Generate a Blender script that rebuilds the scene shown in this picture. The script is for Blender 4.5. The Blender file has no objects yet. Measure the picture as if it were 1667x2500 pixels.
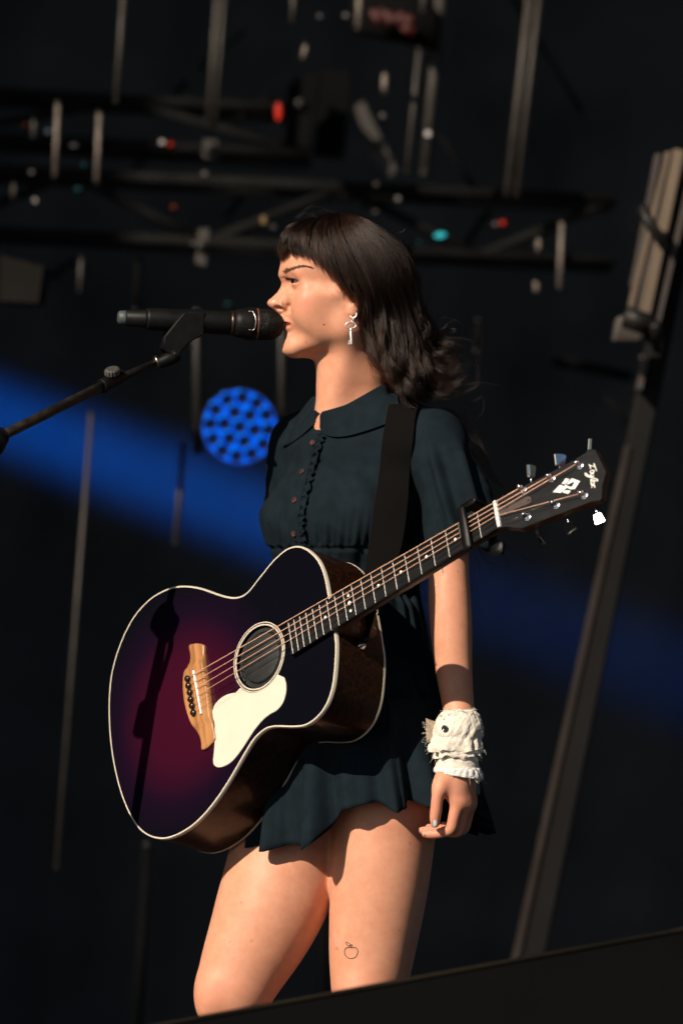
import bpy, math, random
import numpy as np
from mathutils import Matrix, Vector

random.seed(7)
rng = np.random.default_rng(7)
SC = bpy.context.scene
COL = SC.collection

# ------------------------------------------------------------------ camera
S = 1541.5            # picture pixels per metre at the singer
D = 8.0               # metres from the camera to the singer
ROLL = math.radians(4.0)
PITCH = math.radians(7.0)
_c, _s = math.cos(-ROLL), math.sin(-ROLL)
RY = np.array([[_c, 0, _s], [0, 1, 0], [-_s, 0, _c]])
_c, _s = math.cos(PITCH), math.sin(PITCH)
RX = np.array([[1, 0, 0], [0, _c, -_s], [0, _s, _c]])
R3 = RX @ RY
T3 = np.array([0, 0, 2.6])


def W(p):
    """singer frame (x right, y away, z up along the picture) -> world"""
    return np.asarray(p, float) @ R3.T + T3


def Wd(d):
    return np.asarray(d, float) @ R3.T


cam_d = bpy.data.cameras.new('camera')
cam = bpy.data.objects.new('camera', cam_d)
COL.objects.link(cam)
B3 = np.array([[1, 0, 0], [0, 0, -1], [0, 1, 0]])
M = np.eye(4)
M[:3, :3] = R3 @ B3
M[:3, 3] = W((0, -D, 0))
cam.matrix_world = Matrix(M.tolist())
cam_d.sensor_fit = 'VERTICAL'
cam_d.sensor_height = 36.0
cam_d.lens = 36.0 * D * S / 2500.0
cam_d.clip_start = 0.5
cam_d.clip_end = 500
cam_d.dof.use_dof = True
cam_d.dof.focus_distance = D - 0.13
cam_d.dof.aperture_fstop = 3.5
SC.camera = cam

# ------------------------------------------------------------------ light
SUN_V = np.array([-0.52, -0.63, 0.575])
SUN_V = SUN_V / np.linalg.norm(SUN_V)
SUN_W = Wd(SUN_V)
sun_d = bpy.data.lights.new('sun', 'SUN')
sun_d.energy = 5.0
sun_d.angle = math.radians(0.5)
sun_d.color = (1.0, 0.86, 0.70)
sun = bpy.data.objects.new('sun', sun_d)
COL.objects.link(sun)
sun.rotation_euler = Vector(SUN_W.tolist()).to_track_quat('Z', 'Y').to_euler()
sun.location = (-6, -8, 14)

world = bpy.data.worlds.new('World')
SC.world = world
world.use_nodes = True
wn = world.node_tree.nodes
wl = world.node_tree.links
wn.clear()
sky = wn.new('ShaderNodeTexSky')
sky.sky_type = 'NISHITA'
sky.sun_disc = False
sky.air_density = 0.6
sky.dust_density = 0.3
sky.sun_elevation = math.asin(SUN_W[2])
sky.sun_rotation = math.atan2(SUN_W[0], SUN_W[1])
bg = wn.new('ShaderNodeBackground')
bg.inputs['Strength'].default_value = 0.05
wo = wn.new('ShaderNodeOutputWorld')
wl.new(sky.outputs[0], bg.inputs[0])
wl.new(bg.outputs[0], wo.inputs[0])

SC.view_settings.view_transform = 'Standard'
SC.view_settings.look = 'None'
SC.view_settings.gamma = 1.0
SC.view_settings.exposure = 0.30
SC.cycles.use_denoising = True
SC.cycles.max_bounces = 8
SC.cycles.volume_bounces = 0

# ------------------------------------------------------------------ helpers


def Q(sx, sy, Y=0.0):
    """point of the singer frame seen at photo pixel (sx, sy), at distance Y behind the focal plane"""
    k = 1 + Y / D
    return np.array([(sx - 833.5) / S * k, Y, (1250 - sy) / S * k])


def QA(pts):
    return np.array([Q(*p) for p in pts])


def sm(a, b, x):
    t = np.clip((x - a) / (b - a), 0, 1)
    return t * t * (3 - 2 * t)


def unit(v):
    v = np.asarray(v, float)
    return v / max(np.linalg.norm(v), 1e-12)


def tag(o, label=None, cat=None, group=None, kind=None):
    if label: o['label'] = label
    if cat: o['category'] = cat
    if group: o['group'] = group
    if kind: o['kind'] = kind
    return o


def empty(name, locV, label=None, cat=None, group=None):
    o = bpy.data.objects.new(name, None)
    o.empty_display_size = 0.05
    o.location = W(locV).tolist()
    COL.objects.link(o)
    return tag(o, label, cat, group)


def root_of(p):
    l = np.zeros(3)
    while p is not None:
        l = l + np.array(p.location)
        p = p.parent
    return l


def mesh(name, v, f, mat, parent=None, smooth=True, world_space=False, attrs=None):
    """v in the singer frame (or world space), f list/array of faces"""
    v = np.asarray(v, float)
    w = v if world_space else W(v)
    if parent is None:
        o_loc = w.mean(0)
        o_loc[2] = w[:, 2].min()
        loc = o_loc
    else:
        o_loc = root_of(parent)
        loc = np.zeros(3)
    me = bpy.data.meshes.new(name)
    if isinstance(f, np.ndarray):
        n, k = f.shape
        me.vertices.add(len(w))
        me.vertices.foreach_set('co', (w - o_loc).astype(np.float32).ravel())
        me.loops.add(n * k)
        me.loops.foreach_set('vertex_index', f.astype(np.int32).ravel())
        me.polygons.add(n)
        me.polygons.foreach_set('loop_start', np.arange(0, n * k, k, dtype=np.int32))
        me.update(calc_edges=True)
    else:
        me.from_pydata((w - o_loc).tolist(), [], [list(map(int, q)) for q in f])
        me.update()
    if smooth:
        me.polygons.foreach_set('use_smooth', np.ones(len(me.polygons), bool))
    if attrs:
        for an, (typ, data) in attrs.items():
            a = me.attributes.new(an, typ, 'POINT')
            if typ == 'FLOAT':
                a.data.foreach_set('value', np.asarray(data, np.float32).ravel())
            else:
                a.data.foreach_set('vector', np.asarray(data, np.float32).ravel())
    if mat is not None:
        for m_ in (mat if isinstance(mat, (list, tuple)) else [mat]):
            me.materials.append(m_)
    o = bpy.data.objects.new(name, me)
    o.location = loc.tolist()
    COL.objects.link(o)
    if parent is not None:
        o.parent = parent
    return o


class MB:
    """collects shapes of one mesh"""

    def __init__(s):
        s.v = []; s.f = []; s.n = 0

    def add(s, v, f):
        v = np.asarray(v, float)
        s.v.append(v)
        s.f += [[int(i) + s.n for i in q] for q in f]
        s.n += len(v)
        return s

    def grid(s, P, closeu=False, closev=False, flip=False):
        P = np.asarray(P, float)
        a, b = P.shape[:2]
        f = []
        for i in range(a if closeu else a - 1):
            for j in range(b if closev else b - 1):
                q = [i * b + j, i * b + (j + 1) % b, ((i + 1) % a) * b + (j + 1) % b, ((i + 1) % a) * b + j]
                f.append(q[::-1] if flip else q)
        return s.add(P.reshape(-1, 3), f)

    def tube(s, path, r, n=8, cap=True, up=None):
        path = np.asarray(path, float)
        r = np.broadcast_to(np.asarray(r, float), (len(path),))
        T = np.gradient(path, axis=0)
        T /= np.linalg.norm(T, axis=1)[:, None] + 1e-12
        u = np.array([0.13, 0.31, 0.94]) if up is None else np.asarray(up, float)
        rings = []
        for i in range(len(path)):
            u = u - T[i] * (u @ T[i])
            if np.linalg.norm(u) < 1e-4:
                u = np.cross(T[i], [1, 0.2, 0.1])
            u = unit(u)
            w = np.cross(T[i], u)
            a = np.linspace(0, 2 * np.pi, n, endpoint=False)
            rings.append(path[i] + r[i] * (np.cos(a)[:, None] * u + np.sin(a)[:, None] * w))
        b0 = s.n
        s.grid(np.array(rings), closev=True, flip=True)
        if cap:
            s.f.append([b0 + i for i in range(n)])
            s.f.append([b0 + (len(path) - 1) * n + i for i in range(n)][::-1])
        return s

    def lathe(s, o, ax, prof, n=20, u=None):
        """prof = [(distance along axis, radius)]"""
        o = np.asarray(o, float); ax = unit(ax)
        u = unit(np.cross(ax, [0.1, 0.2, 1.0])) if u is None else unit(u)
        w = np.cross(ax, u)
        a = np.linspace(0, 2 * np.pi, n, endpoint=False)
        ring = np.cos(a)[:, None] * u + np.sin(a)[:, None] * w
        P = np.array([o + ax * h + ring * max(r, 1e-5) for h, r in prof])
        b0 = s.n
        s.grid(P, closev=True)
        s.f.append([b0 + i for i in range(n)][::-1])
        s.f.append([b0 + (len(prof) - 1) * n + i for i in range(n)])
        return s

    def box(s, c, ex, ey, ez, bev=0.0):
        """half-axis vectors"""
        c = np.asarray(c, float); ex, ey, ez = (np.asarray(e, float) for e in (ex, ey, ez))
        if bev <= 0:
            v = [c + a * ex + b * ey + d * ez for a in (-1, 1) for b in (-1, 1) for d in (-1, 1)]
            f = [[0, 1, 3, 2], [4, 6, 7, 5], [0, 4, 5, 1], [2, 3, 7, 6], [0, 2, 6, 4], [1, 5, 7, 3]]
            if np.cross(ex, ey) @ ez < 0: f = [q[::-1] for q in f]
            return s.add(v, f)
        l = [np.linalg.norm(e) for e in (ex, ey, ez)]
        b = min(bev, *(0.9 * q for q in l))
        ring = lambda kx, ky: [(-kx, -ky + b / l[1]), (-kx + b / l[0], -ky), (kx - b / l[0], -ky), (kx, -ky + b / l[1]),
                               (kx, ky - b / l[1]), (kx - b / l[0], ky), (-kx + b / l[0], ky), (-kx, ky - b / l[1])]
        P = []
        for z, k in ((-1, 1 - b / min(l[0], l[1])), (-1 + b / l[2], 1), (1 - b / l[2], 1), (1, 1 - b / min(l[0], l[1]))):
            kx = 1 if k == 1 else 1 - b / l[0]
            ky = 1 if k == 1 else 1 - b / l[1]
            P.append([c + x * ex + y * ey + z * ez for x, y in ring(kx, ky)])
        b0 = s.n
        rh = np.cross(ex, ey) @ ez > 0
        s.grid(np.array(P), closev=True, flip=not rh)
        c0 = [b0 + i for i in range(8)]; c1 = [b0 + 24 + i for i in range(8)]
        s.f.append(c0[::-1] if rh else c0); s.f.append(c1 if rh else c1[::-1])
        return s

    def prism(s, poly, o, eu, ev, en, h0, h1, bev=0.0):
        """poly: (u, v) list in counter-clockwise order about en; extruded from h0 to h1 along en, top edge bevelled"""
        poly = np.asarray(poly, float)
        x, y = poly[:, 0], poly[:, 1]
        if (x * np.roll(y, -1) - np.roll(x, -1) * y).sum() < 0:
            poly = poly[::-1]
        if np.cross(eu, ev) @ np.asarray(en) < 0:
            poly = poly[::-1]
        n = len(poly)
        lay = [(h0, 0.0), (h1 - bev, 0.0), (h1, bev)] if bev > 0 else [(h0, 0.0), (h1, 0.0)]
        d = np.roll(poly, -1, 0) - np.roll(poly, 1, 0)
        d /= np.linalg.norm(d, axis=1)[:, None] + 1e-12
        nrm = np.stack([-d[:, 1], d[:, 0]], 1)
        if np.cross(eu, ev) @ np.asarray(en) < 0: nrm = -nrm
        P = []
        for h, ins in lay:
            q = poly + nrm * ins
            P.append(np.asarray(o) + q[:, :1] * eu + q[:, 1:] * ev + np.asarray(en) * h)
        b0 = s.n
        s.grid(np.array(P), closev=True)
        s.f.append([b0 + i for i in range(n)][::-1])
        s.f.append([b0 + (len(lay) - 1) * n + i for i in range(n)])
        return s

    def build(s, name, mat, parent=None, smooth=True, world_space=False):
        return mesh(name, np.concatenate(s.v), s.f, mat, parent, smooth, world_space)


def smooth_angle(o, deg=35):
    """sharp edges where faces meet at more than deg"""
    me = o.data
    me.polygons.foreach_set('use_smooth', np.ones(len(me.polygons), bool))
    try:
        me.set_sharp_from_angle(angle=math.radians(deg))
    except Exception:
        pass
    return o


def spline(pts, n, closed=False):
    """Catmull-Rom through pts"""
    P = np.asarray(pts, float)
    m = len(P)
    out = []
    t = np.linspace(0, m if closed else m - 1, n, endpoint=not closed)
    for x in t:
        i = int(np.floor(x)); f = x - i
        if closed:
            a, b, c, d = (P[(i + k) % m] for k in (-1, 0, 1, 2))
        else:
            i = min(i, m - 2); f = x - i
            b, c = P[i], P[i + 1]
            a = P[i - 1] if i > 0 else 2 * b - c
            d = P[i + 2] if i + 2 < m else 2 * c - b
        out.append(0.5 * ((2 * b) + (c - a) * f + (2 * a - 5 * b + 4 * c - d) * f ** 2 + (3 * b - a - 3 * c + d) * f ** 3))
    return np.array(out)


# ------------------------------------------------------------------ materials
def mat(name, col, rough=0.5, metal=0.0, spec=0.5, noise=0.0, nscale=20.0, bump=0.0, bscale=200.0, emit=None, estr=0.0, coat=0.0, sheen=0.0, col2=None, coords='Object', stretch=None):
    m = bpy.data.materials.new(name)
    m.use_nodes = True
    nt = m.node_tree
    b = nt.nodes['Principled BSDF']
    b.inputs['Base Color'].default_value = (*col, 1)
    b.inputs['Roughness'].default_value = rough
    b.inputs['Metallic'].default_value = metal
    b.inputs['Specular IOR Level'].default_value = spec
    b.inputs['Coat Weight'].default_value = coat
    b.inputs['Coat Roughness'].default_value = 0.06
    b.inputs['Sheen Weight'].default_value = sheen
    if emit is not None:
        b.inputs['Emission Color'].default_value = (*emit, 1)
        b.inputs['Emission Strength'].default_value = estr
    tc = nt.nodes.new('ShaderNodeTexCoord')
    src = tc.outputs[coords]
    if stretch is not None:
        mp = nt.nodes.new('ShaderNodeMapping')
        mp.inputs['Scale'].default_value = stretch
        nt.links.new(src, mp.inputs[0]); src = mp.outputs[0]
    if noise > 0 or col2 is not None:
        n = nt.nodes.new('ShaderNodeTexNoise')
        n.inputs['Scale'].default_value = nscale
        n.inputs['Detail'].default_value = 5
        nt.links.new(src, n.inputs['Vector'])
        r = nt.nodes.new('ShaderNodeValToRGB')
        r.color_ramp.elements[0].position = 0.3
        r.color_ramp.elements[1].position = 0.7
        c2 = col2 if col2 is not None else tuple(min(1, c * (1 + noise)) for c in col)
        c1 = col if col2 is not None else tuple(c * (1 - noise) for c in col)
        r.color_ramp.elements[0].color = (*c1, 1)
        r.color_ramp.elements[1].color = (*c2, 1)
        nt.links.new(n.outputs['Fac'], r.inputs[0])
        nt.links.new(r.outputs[0], b.inputs['Base Color'])
        rr = nt.nodes.new('ShaderNodeMapRange')
        rr.inputs['To Min'].default_value = max(0.02, rough - 0.08)
        rr.inputs['To Max'].default_value = min(1, rough + 0.08)
        nt.links.new(n.outputs['Fac'], rr.inputs['Value'])
        nt.links.new(rr.outputs[0], b.inputs['Roughness'])
    if bump > 0:
        n2 = nt.nodes.new('ShaderNodeTexNoise')
        n2.inputs['Scale'].default_value = bscale
        n2.inputs['Detail'].default_value = 3
        nt.links.new(src, n2.inputs['Vector'])
        bp = nt.nodes.new('ShaderNodeBump')
        bp.inputs['Strength'].default_value = 1.0
        bp.inputs['Distance'].default_value = bump
        nt.links.new(n2.outputs['Fac'], bp.inputs['Height'])
        nt.links.new(bp.outputs[0], b.inputs['Normal'])
    return m


# ------------------------------------------------------------------ implicit surfaces
class SDF:
    """list of (mode, function, k, lo, hi); evaluated in order with smooth joins"""

    def __init__(s):
        s.ops = []

    def _add(s, mode, fn, k, lo, hi):
        s.ops.append((mode, fn, k, np.asarray(lo, float) - k * 1.7 - .008, np.asarray(hi, float) + k * 1.7 + .008))

    def cap(s, a, b, ra, rb=None, k=0.01, mode='u', flat=None):
        """capsule with radii ra at a, rb at b; flat=(direction, factor) squeezes the section along the direction"""
        a = np.asarray(a, float); b = np.asarray(b, float)
        rb = ra if rb is None else rb
        ab = b - a
        L2 = max(ab @ ab, 1e-12)
        fd = None if flat is None else (unit(flat[0]), flat[1])

        def fn(p):
            pa = p - a
            t = np.clip(pa @ ab / L2, 0, 1)
            q = pa - t[:, None] * ab
            if fd is not None:
                c = q @ fd[0]
                q = q + (c * (1 / fd[1] - 1))[:, None] * fd[0]
            return np.sqrt((q * q).sum(1)) - (ra + (rb - ra) * t)
        r = max(ra, rb)
        s._add(mode, fn, k, np.minimum(a, b) - r, np.maximum(a, b) + r)
        return s

    def poly(s, pts, rad, k=0.01, mode='u', sub=4):
        """one tapered limb along a smooth line"""
        q = spline(np.concatenate([np.asarray(pts, float), np.asarray(rad, float)[:, None]], 1), (len(pts) - 1) * sub + 1)
        A = q[:-1, :3]; AB = q[1:, :3] - A; r0 = q[:-1, 3]; dr = q[1:, 3] - r0
        L2 = (AB * AB).sum(1)

        def fn(p):
            d = np.full(len(p), 1e9)
            c = (p.min(0) + p.max(0)) / 2
            rad = np.linalg.norm(p.max(0) - p.min(0)) / 2
            w = c - A
            t = np.clip((w * AB).sum(1) / L2, 0, 1)
            dc = np.linalg.norm(w - t[:, None] * AB, axis=1) - r0 - dr * t
            for i in np.nonzero(dc <= dc.min() + 2.2 * rad)[0]:
                a, ab, l2, r, dd = A[i], AB[i], L2[i], r0[i], dr[i]
                pa = p - a
                t = np.clip(pa @ ab / l2, 0, 1)
                w = pa - t[:, None] * ab
                d = np.minimum(d, np.sqrt((w * w).sum(1)) - r - dd * t)
            return d
        m = q[:, 3].max()
        s._add(mode, fn, k, q[:, :3].min(0) - m, q[:, :3].max(0) + m)
        return s

    def ell(s, c, r, k=0.01, mode='u', rot=None):
        """ellipsoid; rot: rows are the axes"""
        c = np.asarray(c, float); r = np.asarray(r, float)
        rm = np.eye(3) if rot is None else np.asarray(rot, float)

        def fn(p):
            q = (p - c) @ rm.T
            k0 = np.sqrt(((q / r) ** 2).sum(1))
            k1 = np.sqrt(((q / (r * r)) ** 2).sum(1)) + 1e-9
            return k0 * (k0 - 1) / k1
        m = r.max()
        s._add(mode, fn, k, c - m, c + m)
        return s

    def __call__(s, p, act=None):
        d = np.full(len(p), 1.0)
        for i, (mode, fn, k, lo, hi) in enumerate(s.ops):
            if act is not None and not act[i]:
                continue
            e = fn(p)
            if mode == 'u':
                h = np.maximum(k - np.abs(d - e), 0) / k
                d = np.minimum(d, e) - h * h * k * 0.25
            elif mode == 's':      # subtract
                e = -e
                h = np.maximum(k - np.abs(d - e), 0) / k
                d = np.maximum(d, e) + h * h * k * 0.25
            elif mode == 'i':      # intersect
                h = np.maximum(k - np.abs(d - e), 0) / k
                d = np.maximum(d, e) + h * h * k * 0.25
        return d

    def grad(s, p, e=6e-4):
        g = np.stack([s(p + np.eye(3)[i] * e) - s(p - np.eye(3)[i] * e) for i in range(3)], 1)
        return g / (np.linalg.norm(g, axis=1)[:, None] + 1e-12)

    def hit(s, o, d, tmax, n=90):
        """sphere-trace; o, d (N,3); returns points, mask"""
        o = np.asarray(o, float); t = np.zeros(len(o)); ok = np.zeros(len(o), bool)
        for _ in range(n):
            e = s(o + d * t[:, None])
            ok |= e < 4e-4
            t = np.where(ok, t, t + np.maximum(e * 0.7, 2e-4))
            if (ok | (t > tmax)).all(): break
        return o + d * t[:, None], ok & (t <= tmax)


def nets(sdf, xs, ys, zs, Bk=12):
    """surface nets on a rectilinear lattice, block by block; returns verts, quads"""
    nx, ny, nz = len(xs) - 1, len(ys) - 1, len(zs) - 1
    ids, pos, quads = [], [], []
    lo_ = np.array([o[3] for o in sdf.ops]); hi_ = np.array([o[4] for o in sdf.ops])
    gid = lambda i, j, k: (i * (ny + 2) + j) * (nz + 2) + k
    for bi in range(0, nx, Bk):
        for bj in range(0, ny, Bk):
            for bk in range(0, nz, Bk):
                X = xs[bi:bi + Bk + 1]; Yv = ys[bj:bj + Bk + 1]; Z = zs[bk:bk + Bk + 1]
                lo = np.array([X[0], Yv[0], Z[0]]); hi = np.array([X[-1], Yv[-1], Z[-1]])
                act = ((lo_ <= hi) & (hi_ >= lo)).all(1)
                if not act.any(): continue
                c = (lo + hi) / 2; rad = np.linalg.norm(hi - lo) / 2
                if abs(sdf(c[None], act)[0]) > rad * 1.5 + 0.006: continue
                G = np.stack(np.meshgrid(X, Yv, Z, indexing='ij'), -1)
                d = sdf(G.reshape(-1, 3), act).reshape(G.shape[:3])
                neg = d < 0
                if neg.all() or not neg.any(): continue
                a, b, e = (q - 1 for q in d.shape)
                acc = np.zeros((a, b, e, 3)); cnt = np.zeros((a, b, e))
                for ax in range(3):
                    sl0 = [slice(None)] * 3; sl1 = [slice(None)] * 3
                    sl0[ax] = slice(0, -1); sl1[ax] = slice(1, None)
                    d0, d1 = d[tuple(sl0)], d[tuple(sl1)]
                    cr = (d0 < 0) != (d1 < 0)
                    t = np.where(cr, d0 / np.where(cr, d0 - d1, 1), 0)
                    pt = G[tuple(sl0)] + t[..., None] * (G[tuple(sl1)] - G[tuple(sl0)])
                    pt = pt * cr[..., None]
                    o1, o2 = [q for q in range(3) if q != ax]
                    for s1 in (0, 1):
                        for s2 in (0, 1):
                            sl = [slice(None)] * 3
                            sl[o1] = slice(0, -1) if s1 == 0 else slice(1, None)
                            sl[o2] = slice(0, -1) if s2 == 0 else slice(1, None)
                            acc += pt[tuple(sl)]; cnt += cr[tuple(sl)]
                    # faces of the edges this block owns
                    own = cr[:a, :b, :e]
                    I, J, K = np.nonzero(own)
                    if len(I):
                        f0 = neg[:a, :b, :e][I, J, K]
                        I = I + bi; J = J + bj; K = K + bk
                        A = [np.zeros_like(I)] * 3
                        off = [(0, 0), (1, 0), (1, 1), (0, 1)]
                        qd = []
                        for (p1, p2) in off:
                            sh = [0, 0, 0]; sh[(ax + 1) % 3] = p1; sh[(ax + 2) % 3] = p2
                            qd.append(gid(I - sh[0] + 1, J - sh[1] + 1, K - sh[2] + 1))
                        qd = np.stack(qd, 1)
                        qd[~f0] = qd[~f0][:, ::-1]
                        quads.append(qd)
                has = cnt > 0
                I, J, K = np.nonzero(has)
                ids.append(gid(I + bi + 1, J + bj + 1, K + bk + 1))
                pos.append(acc[has] / cnt[has][:, None])
    ids = np.concatenate(ids); pos = np.concatenate(pos); quads = np.concatenate(quads)
    order = np.argsort(ids); ids = ids[order]; pos = pos[order]
    ix = np.searchsorted(ids, quads)
    ix = np.minimum(ix, len(ids) - 1)
    ok = (ids[ix] == quads).all(1)
    f = ix[ok]
    # close small gaps
    e = np.concatenate([f[:, [0, 1]], f[:, [1, 2]], f[:, [2, 3]], f[:, [3, 0]]])
    key = e[:, 0].astype(np.int64) * len(ids) + e[:, 1]; rev = e[:, 1].astype(np.int64) * len(ids) + e[:, 0]
    op = e[~np.isin(key, rev)]
    nxt = {int(b): int(a) for a, b in op}
    extra = []
    while nxt:
        st = next(iter(nxt)); lp = [st]; c = nxt.pop(st)
        while c != st and c in nxt and len(lp) < 400:
            lp.append(c); c = nxt.pop(c)
        if c == st and len(lp) >= 4:
            n = len(lp) - len(lp) % 2
            extra += [[lp[i], lp[i + 1], lp[n - 2 - i], lp[n - 1 - i]] for i in range(n // 2 - 1)]
    if extra: f = np.concatenate([f, np.array(extra)])
    return pos, f


def relax(v, f, it=2, lam=0.5):
    n = len(v)
    e = np.concatenate([f[:, [0, 1]], f[:, [1, 2]], f[:, [2, 3]], f[:, [3, 0]]])
    deg = np.bincount(e[:, 0], minlength=n).astype(float) + np.bincount(e[:, 1], minlength=n)
    for _ in range(it):
        s = np.zeros_like(v)
        for c in range(3):
            s[:, c] = np.bincount(e[:, 0], v[e[:, 1], c], n) + np.bincount(e[:, 1], v[e[:, 0], c], n)
        v = v + lam * (s / np.maximum(deg, 1)[:, None] - v)
    return v


def vnormals(v, f):
    a = v[f[:, 2]] - v[f[:, 0]]; b = v[f[:, 3]] - v[f[:, 1]]
    fn = np.cross(a, b)
    n = np.zeros_like(v)
    for k in range(4):
        for c in range(3):
            n[:, c] += np.bincount(f[:, k], fn[:, c], len(v))
    return n / (np.linalg.norm(n, axis=1)[:, None] + 1e-15)


def spaced(segs):
    """segs: [(from, to, step)] -> lattice coordinates"""
    out = [np.array([segs[0][0]])]
    for a, b, st in segs:
        n = max(1, int(round((b - a) / st)))
        out.append(np.linspace(a, b, n + 1)[1:])
    return np.concatenate(out)


def strands(name, paths, radii, mat, parent):
    """native hair curves; paths list of (n,3) in the singer frame"""
    hc = bpy.data.hair_curves.new(name)
    hc.add_curves([len(p) for p in paths])
    allp = W(np.concatenate(paths)) - (root_of(parent) if parent is not None else 0)
    hc.attributes['position'].data.foreach_set('vector', allp.astype(np.float32).ravel())
    ra = hc.attributes.get('radius') or hc.attributes.new('radius', 'FLOAT', 'POINT')
    ra.data.foreach_set('value', np.concatenate(radii).astype(np.float32))
    hc.materials.append(mat)
    o = bpy.data.objects.new(name, hc)
    COL.objects.link(o)
    if parent is not None: o.parent = parent
    return o
# ------------------------------------------------------------------ shared materials
def skin_material():
    m = bpy.data.materials.new('skin')
    m.use_nodes = True
    nt = m.node_tree; N = nt.nodes; Lk = nt.links
    b = N['Principled BSDF']
    tc = N.new('ShaderNodeTexCoord')
    n1 = N.new('ShaderNodeTexNoise'); n1.inputs['Scale'].default_value = 42; n1.inputs['Detail'].default_value = 9; n1.inputs['Roughness'].default_value = .72
    Lk.new(tc.outputs['Object'], n1.inputs['Vector'])
    r1 = N.new('ShaderNodeValToRGB')
    r1.color_ramp.elements[0].position = .36; r1.color_ramp.elements[1].position = .64
    r1.color_ramp.elements[0].color = (.59, .268, .162, 1)
    r1.color_ramp.elements[1].color = (.66, .325, .208, 1)
    Lk.new(n1.outputs['Fac'], r1.inputs[0])
    # freckles
    vo = N.new('ShaderNodeTexVoronoi'); vo.inputs['Scale'].default_value = 60
    Lk.new(tc.outputs['Object'], vo.inputs['Vector'])
    fr = N.new('ShaderNodeValToRGB')
    fr.color_ramp.elements[0].position = .0; fr.color_ramp.elements[0].color = (.55, .55, .55, 1)
    fr.color_ramp.elements[1].position = .09; fr.color_ramp.elements[1].color = (0, 0, 0, 1)
    Lk.new(vo.outputs['Distance'], fr.inputs[0])
    nz = N.new('ShaderNodeTexNoise'); nz.inputs['Scale'].default_value = 19
    Lk.new(tc.outputs['Object'], nz.inputs['Vector'])
    gt = N.new('ShaderNodeMath'); gt.operation = 'GREATER_THAN'; gt.inputs[1].default_value = .56
    Lk.new(nz.outputs['Fac'], gt.inputs[0])
    mu = N.new('ShaderNodeMath'); mu.operation = 'MULTIPLY'
    Lk.new(gt.outputs[0], mu.inputs[0]); Lk.new(fr.outputs[0], mu.inputs[1])

    def mix(a, col, fac):
        x = N.new('ShaderNodeMix'); x.data_type = 'RGBA'
        Lk.new(fac, x.inputs['Factor']); Lk.new(a, x.inputs['A']); x.inputs['B'].default_value = (*col, 1)
        return x.outputs['Result']

    def at(name):
        a = N.new('ShaderNodeAttribute'); a.attribute_name = name
        return a.outputs['Fac']
    c = mix(r1.outputs[0], (.30, .12, .07), mu.outputs[0])
    c = mix(c, (.62, .25, .16), at('blush'))
    c = mix(c, (.42, .085, .065), at('lip'))
    c = mix(c, (.22, .07, .04), at('mole'))
    c = mix(c, (.035, .03, .035), at('ink'))
    Lk.new(c, b.inputs['Base Color'])
    n2 = N.new('ShaderNodeTexNoise'); n2.inputs['Scale'].default_value = 900; n2.inputs['Detail'].default_value = 2
    Lk.new(tc.outputs['Object'], n2.inputs['Vector'])
    n3 = N.new('ShaderNodeTexNoise'); n3.inputs['Scale'].default_value = 120; n3.inputs['Detail'].default_value = 4
    Lk.new(tc.outputs['Object'], n3.inputs['Vector'])
    ad = N.new('ShaderNodeMath'); ad.operation = 'ADD'
    Lk.new(n2.outputs['Fac'], ad.inputs[0]); Lk.new(n3.outputs['Fac'], ad.inputs[1])
    bp = N.new('ShaderNodeBump'); bp.inputs['Distance'].default_value = .0001; bp.inputs['Strength'].default_value = .8
    Lk.new(ad.outputs[0], bp.inputs['Height']); Lk.new(bp.outputs[0], b.inputs['Normal'])
    rr = N.new('ShaderNodeMapRange'); rr.inputs['To Min'].default_value = .46; rr.inputs['To Max'].default_value = .60
    Lk.new(n3.outputs['Fac'], rr.inputs['Value']); Lk.new(rr.outputs[0], b.inputs['Roughness'])
    b.inputs['Subsurface Weight'].default_value = .35
    b.inputs['Subsurface Radius'].default_value = (1.0, .32, .16)
    b.inputs['Subsurface Scale'].default_value = .006
    b.inputs['Specular IOR Level'].default_value = .36
    b.inputs['Coat Roughness'].default_value = .3
    Lk.new(at('dewy'), b.inputs['Coat Weight'])
    return m


M_SKIN = skin_material()
M_HAIR = bpy.data.materials.new('dark_brown_hair'); M_HAIR.use_nodes = True
_n = M_HAIR.node_tree; _h = _n.nodes.new('ShaderNodeBsdfHairPrincipled')
_h.parametrization = 'COLOR'
_hi = _n.nodes.new('ShaderNodeHairInfo'); _hr = _n.nodes.new('ShaderNodeValToRGB')
_hr.color_ramp.elements[0].color = (.0035, .0016, .0010, 1); _hr.color_ramp.elements[1].color = (.042, .0175, .0085, 1); _hr.color_ramp.elements[0].position = .5
_n.links.new(_hi.outputs['Random'], _hr.inputs[0]); _n.links.new(_hr.outputs[0], _h.inputs['Color'])
_h.inputs['IOR'].default_value = 1.42; _h.inputs['Roughness'].default_value = .34; _h.inputs['Radial Roughness'].default_value = .45
_h.inputs['Random Roughness'].default_value = .3
_n.links.new(_h.outputs[0], _n.nodes['Material Output'].inputs[0])
M_BROW = mat('brow_hair', (.085, .042, .025), rough=.6, spec=.2)
M_CLOTH = mat('navy_crepe', (.0062, .0118, .0165), rough=.9, spec=.10, noise=.22, nscale=45, bump=.0005, bscale=700)
M_STRAP = mat('black_webbing', (.0028, .0026, .0024), rough=.9, spec=.08, bump=.0006, bscale=700, stretch=(1, 1, 3))
M_BLACK = mat('black_plastic', (.0042, .0044, .0046), rough=.45, spec=.18, noise=.3, nscale=60)
M_BLACKM = mat('black_powder_coat', (.007, .0064, .006), rough=.5, spec=.25, noise=.5, nscale=90, bump=.0003, bscale=500)
M_CHROME = mat('polished_chrome', (.75, .78, .8), rough=.12, metal=1.0)
M_STEEL = mat('bright_steel', (.62, .60, .56), rough=.3, metal=1.0, noise=.15, nscale=150)
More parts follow.
